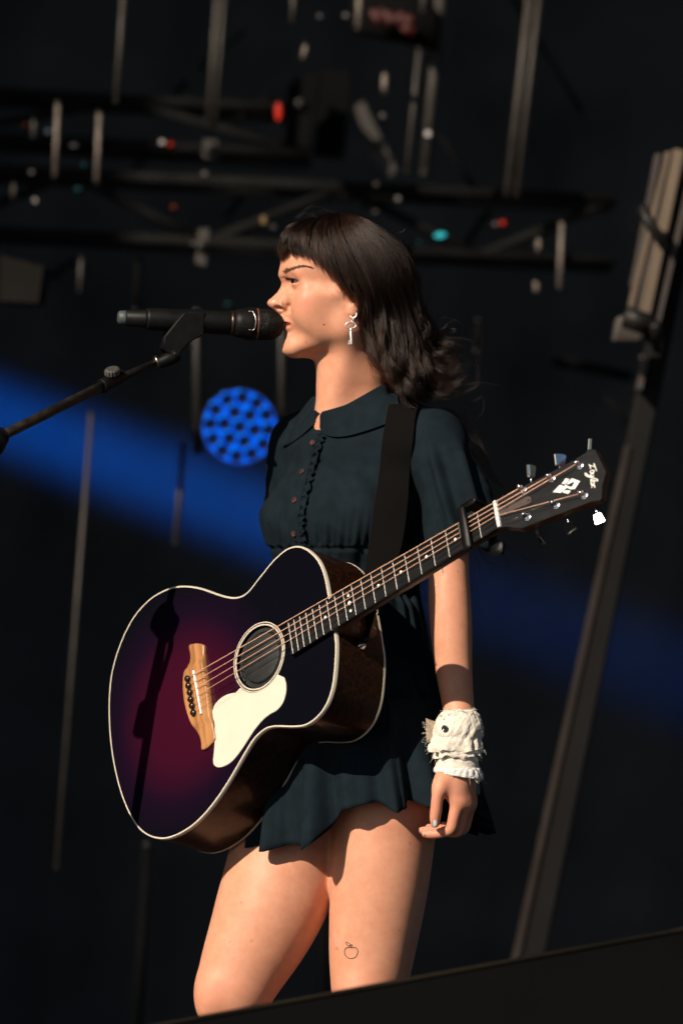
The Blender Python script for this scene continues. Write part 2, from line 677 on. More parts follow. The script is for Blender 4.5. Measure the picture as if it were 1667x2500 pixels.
# ------------------------------------------------------------------ the singer: body
HO = Q(853.9, 726, 0.08)
_y = math.radians(7)
HF = np.array([-math.cos(_y), -math.sin(_y), 0])
HL = np.array([math.sin(_y), -math.cos(_y), 0])
HU = np.array([0, 0, 1.0])
HM = np.stack([HF, HL, HU])


def H(F, L, U):
    """head frame in mm: forward, to her left (towards the camera), up"""
    return HO + (HF * F + HL * L + HU * U) / 1000


def Hrot(yaw=0, pitch=0, roll=0):
    """axes of an ellipsoid in the head frame, turned"""
    a, b, c = (math.radians(q) for q in (yaw, pitch, roll))
    f = HF * math.cos(a) + HL * math.sin(a)
    l = -HF * math.sin(a) + HL * math.cos(a)
    f, u = f * math.cos(b) + HU * math.sin(b), -f * math.sin(b) + HU * math.cos(b)
    l, u = l * math.cos(c) + u * math.sin(c), -l * math.sin(c) + u * math.cos(c)
    return np.stack([f, l, u])


mm = lambda *a: np.array(a) / 1000.0

body = SDF()
# cranium and face mass
body.ell(H(20, 0, 52), mm(93, 71, 72), k=.02, rot=HM)
body.ell(H(53.5, 0, 46), mm(50, 57, 40), k=.03, rot=HM)
body.ell(H(50, 0, -12), mm(47, 55, 62), k=.025, rot=HM)
body.ell(H(42, 0, -45), mm(47, 50, 42), k=.02, rot=HM)
for sg in (1, -1):
    body.cap(H(18, 50 * sg, -50), H(88, 14 * sg, -80), .012, .012, k=.022)      # jaw
    body.cap(H(14, 62 * sg, -5), H(18, 52 * sg, -50), .010, .011, k=.022)        # ramus
    body.cap(H(72, 46 * sg, -2), H(30, 64 * sg, 4), .012, .008, k=.022)          # cheekbone
    body.ell(H(74, 35 * sg, -22), mm(20, 18, 20), k=.022, rot=HM)
    body.ell(H(50, 47 * sg, -26), mm(34, 16, 34), k=.022, rot=HM)               # cheek
    body.cap(H(103, 9 * sg, 32), H(90, 40 * sg, 37), .006, .0055, k=.012)         # brow ridge
    body.cap(H(90, 43 * sg, 37), H(75, 49 * sg, 14), .0055, .0055, k=.014)
body.ell(H(84, 0, -38), mm(23, 21.5, 26), k=.018, rot=HM)                          # mouth barrel
body.ell(H(94, 0, -79), mm(14, 16, 12), k=.018, rot=HM)                          # chin
body.cap(H(82, 0, -81), H(44, 0, -91), .010, .012, k=.016)
body.cap(H(90, 0, -58), H(94, 0, -76), .012, .010, k=.015)
# eye sockets
for sg in (1, -1):
    body.ell(H(103, 35 * sg, 22.5), mm(14.5, 17, 10.5), k=.016, mode='s', rot=Hrot(25 * sg, 0, 0))
# nose
body.cap(H(101.5, 0, 42), H(101.5, 0, 26), .006, .0056, k=.012)
body.cap(H(101.5, 0, 26), H(110, 0, 8), .0056, .0060, k=.010)
body.cap(H(110, 0, 8), H(124, 0, -8.5), .0060, .0078, k=.008)
body.ell(H(125, 0, -10.5), mm(8.5, 8.5, 7.2), k=.006, rot=HM)
body.cap(H(104, 0, 4), H(110, 0, -14), .010, .012, k=.012)
for sg in (1, -1):
    body.ell(H(109.5, 12.2 * sg, -11.5), mm(10.5, 5.4, 7.6), k=.005, rot=Hrot(-14 * sg, -10, 0))
    body.cap(H(96, 20 * sg, 2), H(108, 10 * sg, -4), .006, .005, k=.014)
body.cap(H(122, 0, -17), H(114, 0, -22), .0036, .004, k=.006)
for sg in (1, -1):
    body.ell(H(116.5, 9.6 * sg, -17.2), mm(8.4, 4.8, 4.4), k=.0025, mode='s', rot=Hrot(-12 * sg, -14, 0))
# lids
EYE = {}
for sg in (1, -1):
    EYE[sg] = H(85.5, 31 * sg, 24.5)
    body.ell(EYE[sg], mm(14.0, 15.0, 13.6), k=.006, rot=HM)
    body.cap(H(102, 20 * sg, 36), H(86, 46 * sg, 34), .0055, .0045, k=.010)        # fold of the upper lid
    body.ell(H(93, 33.5 * sg, 23.3), mm(13.4, 15.0, 2.9), k=.0012, mode='s', rot=Hrot(28 * sg, 4, 0))
# lips
ul = [(109.2, 0, -36.8), (108.2, 5, -36.2), (103.5, 13, -38.6), (89.8, 25.0, -42.4)]
ll = [(105.6, 0, -50.8), (104.6, 6, -50.6), (100.2, 14, -48.6), (89.6, 24.6, -43.8)]
for sg in (1, -1):
    for (a, b), (r0, r1) in zip(zip(ul, ul[1:]), ((.0042, .0044), (.0044, .0037), (.0037, .0025))):
        body.cap(H(a[0], a[1] * sg, a[2]), H(b[0], b[1] * sg, b[2]), r0, r1, k=.005)
    for (a, b), (r0, r1) in zip(zip(ll, ll[1:]), ((.0050, .0050), (.0050, .0041), (.0041, .0025))):
        body.cap(H(a[0], a[1] * sg, a[2]), H(b[0], b[1] * sg, b[2]), r0, r1, k=.005)
body.ell(H(106, 0, -42.6), mm(17.5, 24.0, 3.2), k=.002, mode='s', rot=Hrot(0, 8, 0))
for sg in (1, -1):
    body.cap(H(101, 19.5 * sg, -15), H(90.0, 29 * sg, -35), .0007, .0006, k=.006, mode='s')   # fold from nose to mouth
# ears
for sg in (1, -1):
    body.ell(H(4, 70 * sg, -2), mm(5.5, 14, 27), k=.008, rot=Hrot(68 * sg, 8, 0))
    body.ell(H(8, 77 * sg, 1), mm(10, 5, 16), k=.004, mode='s', rot=Hrot(-14 * sg, 8, 0))
    body.ell(H(3, 71 * sg, -24), mm(7, 5, 8), k=.006, rot=HM)
# neck
body.cap(H(-6, 0, -30), Q(866, 930, .105), .052, .050, k=.025)
body.cap(Q(866, 930, .105), Q(856, 1075, .118), .0505, .060, k=.03)
body.cap(Q(814, 905, .085), Q(812, 1060, .082), .011, .014, k=.04)
body.cap(H(2, 42, -50), Q(806, 1018, .066), .008, .006, k=.04)
body.cap(Q(880, 1035, .14), Q(1060, 1090, .03), .034, .034, k=.05)
body.cap(Q(870, 1035, .14), Q(750, 1090, .225), .034, .034, k=.05)

# torso frame
TY = math.radians(45)
TFW = np.array([-math.sin(TY), -math.cos(TY), 0])
TLF = np.array([math.cos(TY), -math.sin(TY), 0])
TM = np.stack([TFW, TLF, HU])


def TP(sx, sy, l=0, f=0, Y=.12):
    return Q(sx, sy, Y) + TLF * l + TFW * f


body.ell(TP(884, 1200), (.080, .122, .140), k=.05, rot=TM)
body.ell(TP(850, 1420), (.060, .082, .15), k=.06, rot=TM)
body.ell(TP(874, 1690, Y=.085), (.078, .108, .14), k=.06, rot=TM)
body.ell(TP(872, 1275, .066, .062), (.048, .052, .052), k=.03, rot=TM)
body.ell(TP(872, 1275, -.066, .062), (.048, .052, .052), k=.03, rot=TM)


def chain(s, pts, k=.02, **kw):
    """pts: [(sx, sy, Y, r)]"""
    s.poly([Q(*a[:3]) for a in pts], [a[3] for a in pts], k=k, **kw)


# left leg (nearer), right leg
chain(body, [(938, 1800, .014, .080), (941, 1960, -.030, .0825), (936, 2043, -.036, .0810), (925, 2165, -.040, .0775), (910, 2300, -.04, .0695), (903, 2376, -.04, .0630), (897, 2440, -.04, .0560), (905, 2560, .0, .055), (912, 2700, .03, .056), (912, 2960, .05, .036)], k=.03)
body.ell(Q(882, 2432, -.085), (.030, .022, .036), k=.03)
chain(body, [(800, 1790, .15, .084), (742, 1985, .075, .0985), (706, 2085, .040, .0940), (667, 2196, .012, .0880), (632, 2281, .0, .0795), (590, 2371, -.01, .0675), (572, 2435, -.015, .0585), (590, 2560, .05, .055), (612, 2700, .12, .056), (640, 2960, .18, .036)], k=.009)
body.ell(Q(512, 2436, -.04), (.018, .024, .034), k=.03)
for (sx, Y) in ((912, .05), (640, .18)):
    a = Q(sx, 2975, Y)
    body.cap(a + (0, .02, -.01), a + TFW * .17 + (0, 0, -.055), .036, .026, k=.03)

# left arm
chain(body, [(1068, 1100, .01, .036), (1088, 1230, -.02, .036), (1094, 1390, -.045, .0325), (1097, 1465, -.055, .0338), (1101, 1540, -.062, .0335), (1108, 1640, -.070, .0292), (1119, 1735, -.090, .0250), (1120, 1830, -.122, .0235), (1118, 1885, -.134, .0250)], k=.02)
# right arm, hanging behind the guitar
chain(body, [(742, 1100, .23, .036), (724, 1240, .25, .034), (722, 1470, .27, .034), (742, 1620, .21, .030), (750, 1710, .17, .024)], k=.02)
for i in range(4):
    chain(body, [(752 - i * 2, 1715, .165 + .012 * i, .012), (748 - 5 * i, 1790, .14 + .014 * i, .0095), (722 - 6 * i, 1835, .135 + .014 * i, .008), (700 - 4 * i, 1830, .15 + .014 * i, .007)], k=.006)
chain(body, [(745, 1720, .155, .012), (715, 1775, .125, .010), (700, 1815, .125, .008)], k=.006)


# left hand: zoom pixels of the picture (x, y) and mm in depth
def hz(x, y, d):
    return (950 + x / 5.2267, 1650 + y / 5.2267, -.138 + d / 1000)


def hand_chain(pts, k=.006):
    P = [(*hz(x, y, d), r * (.94 if r < 90 else 1) / 8057.0) for x, y, d, r in pts]
    chain(body, P, k=k)


hand_chain([(820, 1150, 4, 215), (835, 1300, 2, 215)], k=.015)
hand_chain([(790, 1330, -8, 110), (880, 1600, -15, 100)], k=.016)
hand_chain([(880, 1330, 0, 110), (955, 1650, -6, 100)], k=.016)
hand_chain([(930, 1330, 10, 105), (1010, 1640, 6, 92)], k=.016)
hand_chain([(960, 1340, 20, 95), (1030, 1590, 20, 85)], k=.016)
hand_chain([(880, 1600, -15, 97), (825, 1800, -15, 84), (785, 1950, -13, 80), (690, 1995, -9, 72), (590, 2018, -6, 66), (500, 2020, -4, 62), (455, 2015, -3, 50)], k=.004)
hand_chain([(955, 1650, -6, 95), (910, 1850, -2, 86), (865, 1985, 2, 80), (690, 1980, 8, 66), (560, 1968, 10, 60), (415, 1975, 11, 52)], k=.004)
hand_chain([(1010, 1640, 6, 90), (980, 1830, 14, 82), (930, 1960, 18, 76), (740, 1965, 24, 66), (600, 1945, 26, 60), (505, 1935, 26, 50)], k=.004)
hand_chain([(1030, 1590, 20, 80), (1010, 1760, 28, 70), (965, 1890, 33, 64), (810, 1920, 38, 58), (690, 1905, 38, 50)], k=.004)
hand_chain([(690, 1300, -14, 105), (640, 1440, -24, 92), (612, 1560, -27, 80), (598, 1700, -26, 80), (585, 1800, -25, 74), (583, 1880, -24, 62)], k=.008)
hand_chain([(690, 1400, -18, 80), (800, 1480, -14, 80)], k=.018)

_z = lambda sy: (1250 - sy) / S
xs = spaced([(-.30, .27, .0016)])
ys = spaced([(-.205, .36, .0018)])
zs = spaced([(_z(3110), _z(2520), .006), (_z(2520), _z(2090), .0024), (_z(2090), _z(1800), .0014), (_z(1800), _z(930), .0024), (_z(930), _z(500), .0013)])
bv, bf = nets(body, xs, ys, zs)
bv = relax(bv, bf, 2, .5)
b2 = relax(bv, bf, 40, .5)
_w = (sm(930, 985, 1250 - bv[:, 2] * S) * np.where(1250 - bv[:, 2] * S < 1800, 1, sm(2095, 2130, 1250 - bv[:, 2] * S)))[:, None]
_w = np.where(((bv[:, 0] < .1) & (1250 - bv[:, 2] * S > 1900))[:, None], 1.0, _w)
bv = bv + (b2 - bv) * _w

# bring the outline of the face onto the traced profile (mm forward, up)
PROF = np.array([(97, 76), (105.5, 62), (111, 51), (113.6, 44), (114.4, 38.7), (114.2, 33), (111.0, 27.5), (109.6, 22.6), (112.0, 15), (117, 7.5), (124.8, 0), (130.5, -4.3), (133.0, -8.6), (132.6, -11.8),
                 (129.6, -16), (124.5, -19.6), (119.5, -23.2), (115.2, -27.5), (112.4, -31.5), (110.8, -34.8), (111.2, -37.6), (108.8, -40.2), (102, -42.5), (104.5, -45.5), (106.6, -49), (105.6, -53), (103.6, -57.5),
                 (104.2, -63), (106.6, -71), (108.2, -78.5), (107.4, -84), (104.2, -89.2)])


def face_warp(v):
    q = (v - HO) @ HM.T * 1000
    uu = np.arange(76, -89, -.8)
    o = np.array([H(160, 0, u) for u in uu])
    hp, ok = body.hit(o, np.tile(-HF, (len(uu), 1)), .12)
    cur = (hp - HO) @ HF * 1000
    tgt = np.interp(uu[::-1], PROF[::-1, 1], PROF[::-1, 0])[::-1]
    dl = np.where(ok, tgt - cur, 0)
    kk = np.ones(3) / 3
    dl = np.convolve(np.pad(dl, 1, mode='edge'), kk, 'valid')
    dl = np.clip(dl, -7, 7)
    sh = np.interp(q[:, 2], uu[::-1], dl[::-1], left=0, right=0)
    sh = sh * sm(76, 62, q[:, 2]) * sm(-89, -78, q[:, 2])
    sh = sh * np.exp(-(q[:, 1] / np.where(q[:, 2] > 28, 26, 15)) ** 2) * sm(62, 92, q[:, 0])
    return v + HF * (sh / 1000)[:, None]


bv = face_warp(bv)


def head_q(v):
    return (v - HO) @ HM.T * 1000


# colour zones of the skin
hq = head_q(bv)
F_, L_, U_ = hq.T
al = np.abs(L_)
inhead = (U_ > -110) & (F_ > -100) & (F_ < 150) & (al < 110)
wl_ = np.clip(1 - al / 26.5, 0, 1) ** .6
up_lip = sm(1.0, -0.6, np.abs(U_ + 38.4 + al * .14) - 3.6 * wl_)
lo_lip = sm(1.0, -0.8, np.abs(U_ + 49.4 - al * .24) - 5.4 * wl_)
lip = np.maximum(up_lip, lo_lip) * (al < 26.5) * (F_ > 88) * inhead
blush = np.exp(-((F_ - 84) / 20) ** 2 - ((U_ + 12 - (84 - F_) * .35) / 15) ** 2) * (al > 18) * inhead
blush = np.maximum(blush, .75 * np.exp(-((F_ - 124) / 12) ** 2 - ((U_ + 5) / 10) ** 2) * inhead)
blush = np.maximum(blush, .9 * np.exp(-((F_ - 92) / 12) ** 2 - ((U_ - 33) / 6) ** 2) * inhead * (al > 14))
sxp = 833.5 + bv[:, 0] * S * D / (D + bv[:, 1]); syp = 1250 - bv[:, 2] * S * D / (D + bv[:, 1])
hand_red = sm(1880, 1960, syp) * sm(2080, 2060, syp) * (sxp > 1000) * (bv[:, 1] < .05)
knee = np.exp(-((sxp - 520) / 60) ** 2 - ((syp - 2420) / 60) ** 2) + np.exp(-((sxp - 860) / 70) ** 2 - ((syp - 2420) / 60) ** 2)
dewy = .55 * np.exp(-((F_ - 80 - (U_ - 12) * -.6) / 9) ** 2 - ((U_ - 6) / 16) ** 2) * inhead + .5 * np.exp(-((F_ - 128) / 9) ** 2 - ((U_ + 4) / 8) ** 2) * inhead
blush = np.clip(blush + .55 * hand_red + .5 * knee, 0, 1)
def spot(F, U, r):
    return ((F_ - F) ** 2 + (U_ - U) ** 2 < r * r) * (L_ > 10) * inhead * 1.0


mole = np.maximum.reduce([spot((1290 - 876) / 9.2965 + 5, (760 - 1185) / 9.2965, 1.5), .6 * spot((1290 - 622) / 9.2965 + 3, (760 - 1443) / 9.2965, 1.0)])
for a, b, r in ((822, 2317, 4), (1000, 2059, 3), (590, 2204, 3), (614, 2297, 3), (975, 2270, 2.5), (560, 2300, 2.5), (1118, 1395, 3), (1133, 1445, 3)):
    mole = np.maximum(mole, (np.hypot(sxp - a, syp - b) < r) * (bv[:, 1] < .1) * .38)
line = lambda d, w: np.clip(1 - d / w, 0, 1)
person = empty('person', Q(800, 3090, .12), 'woman singing in a short dark navy dress, hand hanging at her side', 'person')


def px_line_attr(poly_px, width, dmax=None):
    """how close every skin vertex lies to a line drawn on the skin (photo pixels)"""
    r = np.zeros(len(bv))
    for a, b in zip(poly_px, poly_px[1:]):
        a = np.array(a, float); b = np.array(b, float); d = b - a
        t = np.clip(((sxp - a[0]) * d[0] + (syp - a[1]) * d[1]) / (d @ d), 0, 1)
        e = np.hypot(sxp - a[0] - t * d[0], syp - a[1] - t * d[1])
        r = np.maximum(r, np.clip(1.4 - e / width, 0, 1))
    return r * (bv[:, 1] < .06)


me_body = mesh('body', bv, bf, M_SKIN, person, attrs={'lip': ('FLOAT', lip), 'blush': ('FLOAT', blush), 'mole': ('FLOAT', mole), 'dewy': ('FLOAT', dewy), 'ink': ('FLOAT', np.zeros(len(bv)))})

# tattoos: thin ink lines lying on the skin
def skin_px(px, off=.0002):
    o = np.tile(np.array([0, -D, 0.0]), (len(px), 1))
    d = np.array([unit([(x - 833.5) / S / D, 1.0, (1250 - y) / S / D]) for x, y in px])
    p, ok = body.hit(o + d * (D - .35), d, .6)
    return p - d * off


M_INK = mat('tattoo_ink', (.055, .035, .033), rough=.6)
r2 = lambda x, y: (420 + x / 1.889, 1900 + y / 1.889)
apple = [[(826, 782), (812, 779), (799, 786), (795, 800), (800, 817), (812, 829), (826, 831), (842, 827), (853, 812), (856, 795), (848, 782), (836, 780), (826, 782)], [(826, 782), (823, 772), (829, 767), (830, 776)], [(823, 774), (808, 770), (801, 755), (816, 761), (823, 774)]]
mb = MB()
for st in apple:
    q = spline([r2(*p) for p in st], len(st) * 5)
    mb.tube(skin_px(q), .00055, n=5)
mb.build('apple_tattoo', M_INK, person)
mb = MB()
for st in ([(1075, 1388), (1079, 1387), (1080, 1400)], ):
    mb.tube(skin_px(spline(st, 9)), .0004, n=5)
mb.build('arm_tattoo', M_INK, person)
# ------------------------------------------------------------------ eyes, lashes, brows, teeth, nail
M_SCLERA = mat('eye_white', (.34, .27, .24), rough=.15, spec=.6)
M_IRIS = mat('eye_iris', (.018, .018, .017), rough=.1, spec=.6)
M_TEETH = mat('teeth', (.72, .66, .58), rough=.25)
M_LINER = mat('eye_liner', (.012, .008, .008), rough=.6)
for sg in (1, -1):
    e = MB()
    prof = [(-.0122, 0), (-.0118, .003), (-.010, .007), (-.006, .0106), (0, .0122), (.006, .0106), (.010, .007)]
    gaze = unit(HF * math.cos(.05) - HU * .10 + HL * .16 * sg)
    e.lathe(EYE[sg], gaze, [(-a, b) for a, b in prof][::-1], n=24)
    eo = e.build('eye', M_SCLERA, person)
    e = MB().lathe(EYE[sg], gaze, [(.0070, .0083), (.0096, .0076), (.0114, .0056), (.0125, .0030), (.0129, 0)], n=24)
    e.build('iris', M_IRIS, eo)
    # lashes and liner along the lid edge
    ps, rs = [], []
    lid = []
    for t in np.linspace(0, 1, 26):
        az = math.radians(-12 + 92 * t)
        el = math.radians(11 - 6 * (t - .4) ** 2 * 2.6)
        r = mm(14.3, 14.9, 13.6)
        p = EYE[sg] + HF * r[0] * math.cos(el) * math.cos(az) + HL * sg * r[1] * math.cos(el) * math.sin(az) + HU * r[2] * math.sin(el)
        lid.append(p)
        d = unit(HF * math.cos(az) + HL * sg * math.sin(az) + HU * (.25 - .1 * t) + HF * .5)
        for _ in range(2):
            q = p + rng.normal(0, .0004, 3)
            L = .0075 * (.8 + .4 * rng.random())
            ps.append(np.array([q, q + d * L * .5 - HU * .0006, q + d * L + HU * L * .25])); rs.append(np.array([.00028, .00022, .00005]))
    lid = np.array(lid)
    tail = np.array([lid[-1] + HL * sg * .002 - HF * .0035 + HU * .0008, lid[-1] - HF * .008 + HU * .0024 + HL * sg * .001])
    MB().tube(np.concatenate([lid, tail]), np.concatenate([np.full(26, .00105), [.0006, .0002]]), n=5).build('eyeliner', M_LINER, person)
    strands('eyelashes', ps, rs, M_LINER, person)
# teeth
t = MB()
for a, b in ((0, 5.5), (7.2, 4.4), (13.2, 4.6)):
    for sg in ((1, -1) if a else (1,)):
        t.box(H(103.0 - a * a * .045, (a if a else 2.9) * sg, -41.2), HF * .0022, HL * .0024, HU * .0038, bev=.001)
t.box(H(103.0, -2.9, -41.2), HF * .0022, HL * .0024, HU * .0038, bev=.001)
t.build('teeth', M_TEETH, person)


def on_skin(F, U, side=1, off=.0003):
    """points of the skin seen from the side at (F, U) of the head frame"""
    F = np.atleast_1d(F); U = np.atleast_1d(U)
    o = np.array([H(f, 130 * side, u) for f, u in zip(F, U)])
    p, ok = body.hit(o, np.tile(-HL * side, (len(o), 1)), .16)
    return face_warp(p) + HL * side * off


# brows: (F, U) line from the inner end to the tail
bl = spline([(111, 38.5), (106, 40.5), (96, 44.2), (85, 46.8), (76, 46.2), (67, 43.4)], 40)
for side in (1, -1):
    FS, US = [], []
    for i in range(330):
        t = rng.random() ** .85
        c = bl[int(t * 39)]
        w = 2.9 * (1 - t) ** .6 + .5
        f, u = c[0] + rng.normal(0, .6), c[1] + rng.normal(0, .45) * w
        ln = 5.0 - 2 * t
        df, du = -.8, .5 - .9 * t
        FS += [f, f + df * ln * .5, f + df * ln]; US += [u, u + du * ln * .55, u + du * ln * .9]
    P = on_skin(np.array(FS), np.array(US), side, .0004).reshape(-1, 3, 3)
    strands('eyebrow', list(P), [np.array([.00019, .00017, .00005])] * len(P), M_BROW, person)

# nails
M_NAILS = mat('silver_nail', (.62, .60, .58), rough=.28, metal=.7)


def nail(x, y, d, w, l, ang=0.0, nrm=(-.35, -.93, .1), m=M_NAILS):
    c = hzp(x, y, d); n_ = unit(nrm)
    dn_ = unit(np.array([math.sin(ang), 0, -math.cos(ang)])); dn_ = unit(dn_ - n_ * (dn_ @ n_)); sd_ = np.cross(n_, dn_)
    P = []
    for v in np.linspace(-1, 1, 7):
        hw = w * math.sqrt(max(1 - (abs(v) ** 3.2) * .9, .05))
        P.append([c + dn_ * l * v + sd_ * hw * u_ - n_ * (.0016 * u_ * u_) for u_ in np.linspace(-1, 1, 7)])
    o = MB().grid(np.array(P)).build('nail', m, person)
    so = o.modifiers.new('nail_thickness', 'SOLIDIFY'); so.thickness = .0007
    return o


def hzp(x, y, d=0):
    a, b, Y = hz(x, y, d)
    return Q(a, b, Y)


nail(576, 1880, -32.4, .0048, .0068, .02)
nail(432, 2028, -7.5, .0028, .0034, -1.3, (-.7, -.3, -.65), mat('bare_nail', (.60, .30, .22), rough=.3))
# ------------------------------------------------------------------ dress
bod = SDF()
bod.ell(TP(886, 1195), (.098, .142, .155), k=.05, rot=TM)
bod.cap(Q(868, 1015, .135), Q(866, 1100, .13), .064, .085, k=.05)
bod.cap(Q(880, 1025, .14), Q(1058, 1080, .03), .047, .048, k=.05)
bod.cap(Q(866, 1020, .145), Q(736, 1085, .225), .046, .045, k=.05)
for sg in (1, -1):
    bod.ell(TP(874, 1268, .070 * sg, .064), (.060, .064, .066), k=.035, rot=TM)
bod.ell(TP(870, 1262, 0, .075), (.045, .06, .06), k=.04, rot=TM)
bod.ell(TP(848, 1415), (.098, .116, .130), k=.045, rot=TM)
bod.ell(TP(858, 1600), (.105, .140, .13), k=.05, rot=TM)
# her left sleeve (towards the camera) and right sleeve
bod.poly([Q(1058, 1085, .02), Q(1084, 1140, -.006), Q(1114, 1225, -.022), Q(1124, 1345, -.034)], [.048, .051, .056, .064], k=.03)
bod.poly([Q(736, 1085, .225), Q(716, 1180, .24), Q(712, 1300, .255)], [.045, .047, .048], k=.03)
bod.poly([Q(1108, 1262, -.026), Q(1124, 1420, -.044)], [.047, .064], k=.004, mode='s', sub=1)
bod.ell(Q(1140, 1425, -.034), (.14, .14, .062), k=.004, mode='s')
bod.ell(Q(706, 1390, .255), (.075, .08, .062), k=.004, mode='s')
bodc = SDF(); bodc.ops = list(bod.ops)
bodc.cap(Q(874, 900, .10), Q(858, 1060, .115), .054, .058, k=.012)
bod.poly([Q(880, 880, .10), Q(858, 1030, .115)], [.066, .058], k=.006, mode='s', sub=1)      # opening for the neck
dxs = spaced([(-.27, .29, .0026)]); dys = spaced([(-.16, .36, .0026)]); dzs = spaced([(_z(1660), _z(960), .0026)])
dv, df = nets(bod, dxs, dys, dzs)
dv = relax(dv, df, 4, .5)
dn = vnormals(dv, df)
dsx = 833.5 + dv[:, 0] * S * D / (D + dv[:, 1]); dsy = 1250 - dv[:, 2] * S * D / (D + dv[:, 1])


def wob(x, seed):
    r = np.random.default_rng(seed)
    o = 0
    for k in range(4):
        o = o + r.normal() * np.sin(x * (1.3 ** k) + r.random() * 6.3) * .6
    return o


rel = dv - TP(866, 1250)
lat = rel @ TLF; fwd_ = rel @ TFW
phi = np.arctan2(lat, fwd_ + .02)
slv = sm(1028, 1058, dsx) * sm(.22, .05, dv[:, 1]) * sm(1035, 1100, dsy)
tor = 1 - slv
# gathers running up from the waist seam and down from the yoke
up = sm(1338, 1325, dsy) * np.exp(-np.maximum(1330 - dsy, 0) / 42.0)
g1 = wob(phi * 34 + .02 * dsy, 3) * up * .0020
dnw = sm(1330, 1352, dsy)
g2 = wob(phi * 22 + dsy * .004, 8) * dnw * .0014
# long soft folds over the chest and pulls towards the arm
g3 = wob((dsx * .8 - dsy * .6) * .050, 5) * sm(1080, 1150, dsy) * sm(1330, 1260, dsy) * .0018
seam = -.0030 * np.exp(-((dsy - 1340) / 5.0) ** 2)
# sleeve folds hanging from the shoulder
s4 = wob((dsx - .28 * dsy) * .075 + .4, 21) * sm(1050, 1140, dsy) * .0050
s5 = -.0035 * np.exp(-((dsy - (1030 + (dsx - 1040) * .05)) / 4.0) ** 2)
disp = tor * (g1 + g2 + g3 + seam) + slv * s4
dv = dv + dn * disp[:, None]
dress = mesh('dress', dv, df, M_CLOTH, person)


def on_dress(px, off=.002, bod=bod):
    """points of the bodice seen at photo pixels, lifted by off"""
    px = np.asarray(px, float)
    o = np.tile(np.array([0, -D, 0.0]), (len(px), 1))
    d = np.array([unit([(x - 833.5) / S / D, 1.0, (1250 - y) / S / D]) for x, y in px])
    st = o + d * (D - .45)
    p, ok = bod.hit(st, d, .9)
    n = bod.grad(p)
    return p + n * np.asarray(off).reshape(-1, 1), n, ok


z3 = lambda x, y: (580 + x / 2.3403, 900 + y / 2.3403)
# collar, her left half (towards the camera)
inn = spline([z3(*p) for p in [(472, 262), (484, 246), (505, 239), (560, 224), (620, 204), (680, 172), (740, 138), (800, 104), (850, 78), (900, 62)]], 44)
out = spline([z3(*p) for p in [(466, 282), (466, 320), (474, 350), (496, 374), (540, 388), (590, 388), (650, 378), (740, 352), (840, 316), (930, 276)]], 44)


def first_hit(px, sdfs):
    o = np.tile(np.array([0, -D, 0.0]), (len(px), 1))
    d = np.array([unit([(x - 833.5) / S / D, 1.0, (1250 - y) / S / D]) for x, y in px])
    st = o + d * (D - .45)
    y = np.full(len(px), 9.0)
    for q in sdfs:
        p, ok = q.hit(st, d, .9)
        y = np.where(ok, np.minimum(y, p[:, 1]), y)
    return y


def collar_patch(inn, out, name, lift=.006, nv=12):
    n = len(inn)
    ker = np.hanning(9); ker /= ker.sum()
    smo = lambda y: np.convolve(np.pad(y, 4, mode='edge'), ker, 'valid')
    yi = smo(np.minimum(first_hit(inn, [bodc, body]), .25) - .002)
    yo = smo(np.minimum(first_hit(out, [bod]), .35) - lift)
    rows = []
    for j, t in enumerate(np.linspace(0, 1, nv)):
        px = inn * (1 - t) + out * t
        ys_ = yi * (1 - t) + yo * t
        sf = first_hit(px, [bod])
        ys_ = np.minimum(ys_, smo(np.where(sf > 1, ys_, sf - lift * .8)))
        ys_ = ys_ - .004 * math.sin(math.pi * t)
        rows.append(np.array([Q(a, b, y) for (a, b), y in zip(px, ys_)]))
    P = np.array(rows)
    back = P + np.array([.0004, .0024, -.0004])
    mb = MB()
    mb.grid(P); mb.grid(back, flip=True)
    for e0, e1 in ((P[0], back[0]), (P[-1], back[-1]), (P[:, 0], back[:, 0]), (P[:, -1], back[:, -1])):
        mb.grid(np.array([e0, e1]))
    return fix_normals_merge(mb.build(name, M_CLOTH, dress))


def fix_normals_merge(o):
    import bmesh
    bm = bmesh.new(); bm.from_mesh(o.data)
    bmesh.ops.remove_doubles(bm, verts=bm.verts, dist=.0001)
    bmesh.ops.recalc_face_normals(bm, faces=bm.faces)
    for f in bm.faces: f.smooth = True
    bm.to_mesh(o.data); bm.free()
    smooth_angle(o, 60)
    return o


collar_patch(inn, out, 'collar')
# right half, seen past the throat
inn2 = spline([z3(*p) for p in [(470, 256), (452, 244), (440, 238), (400, 272), (350, 318), (300, 366), (262, 402), (246, 424)]], 30)
out2 = spline([z3(*p) for p in [(468, 268), (458, 290), (440, 312), (405, 345), (365, 380), (320, 414), (285, 434), (254, 444)]], 30)
collar_patch(inn2, out2, 'collar', .008, 8)

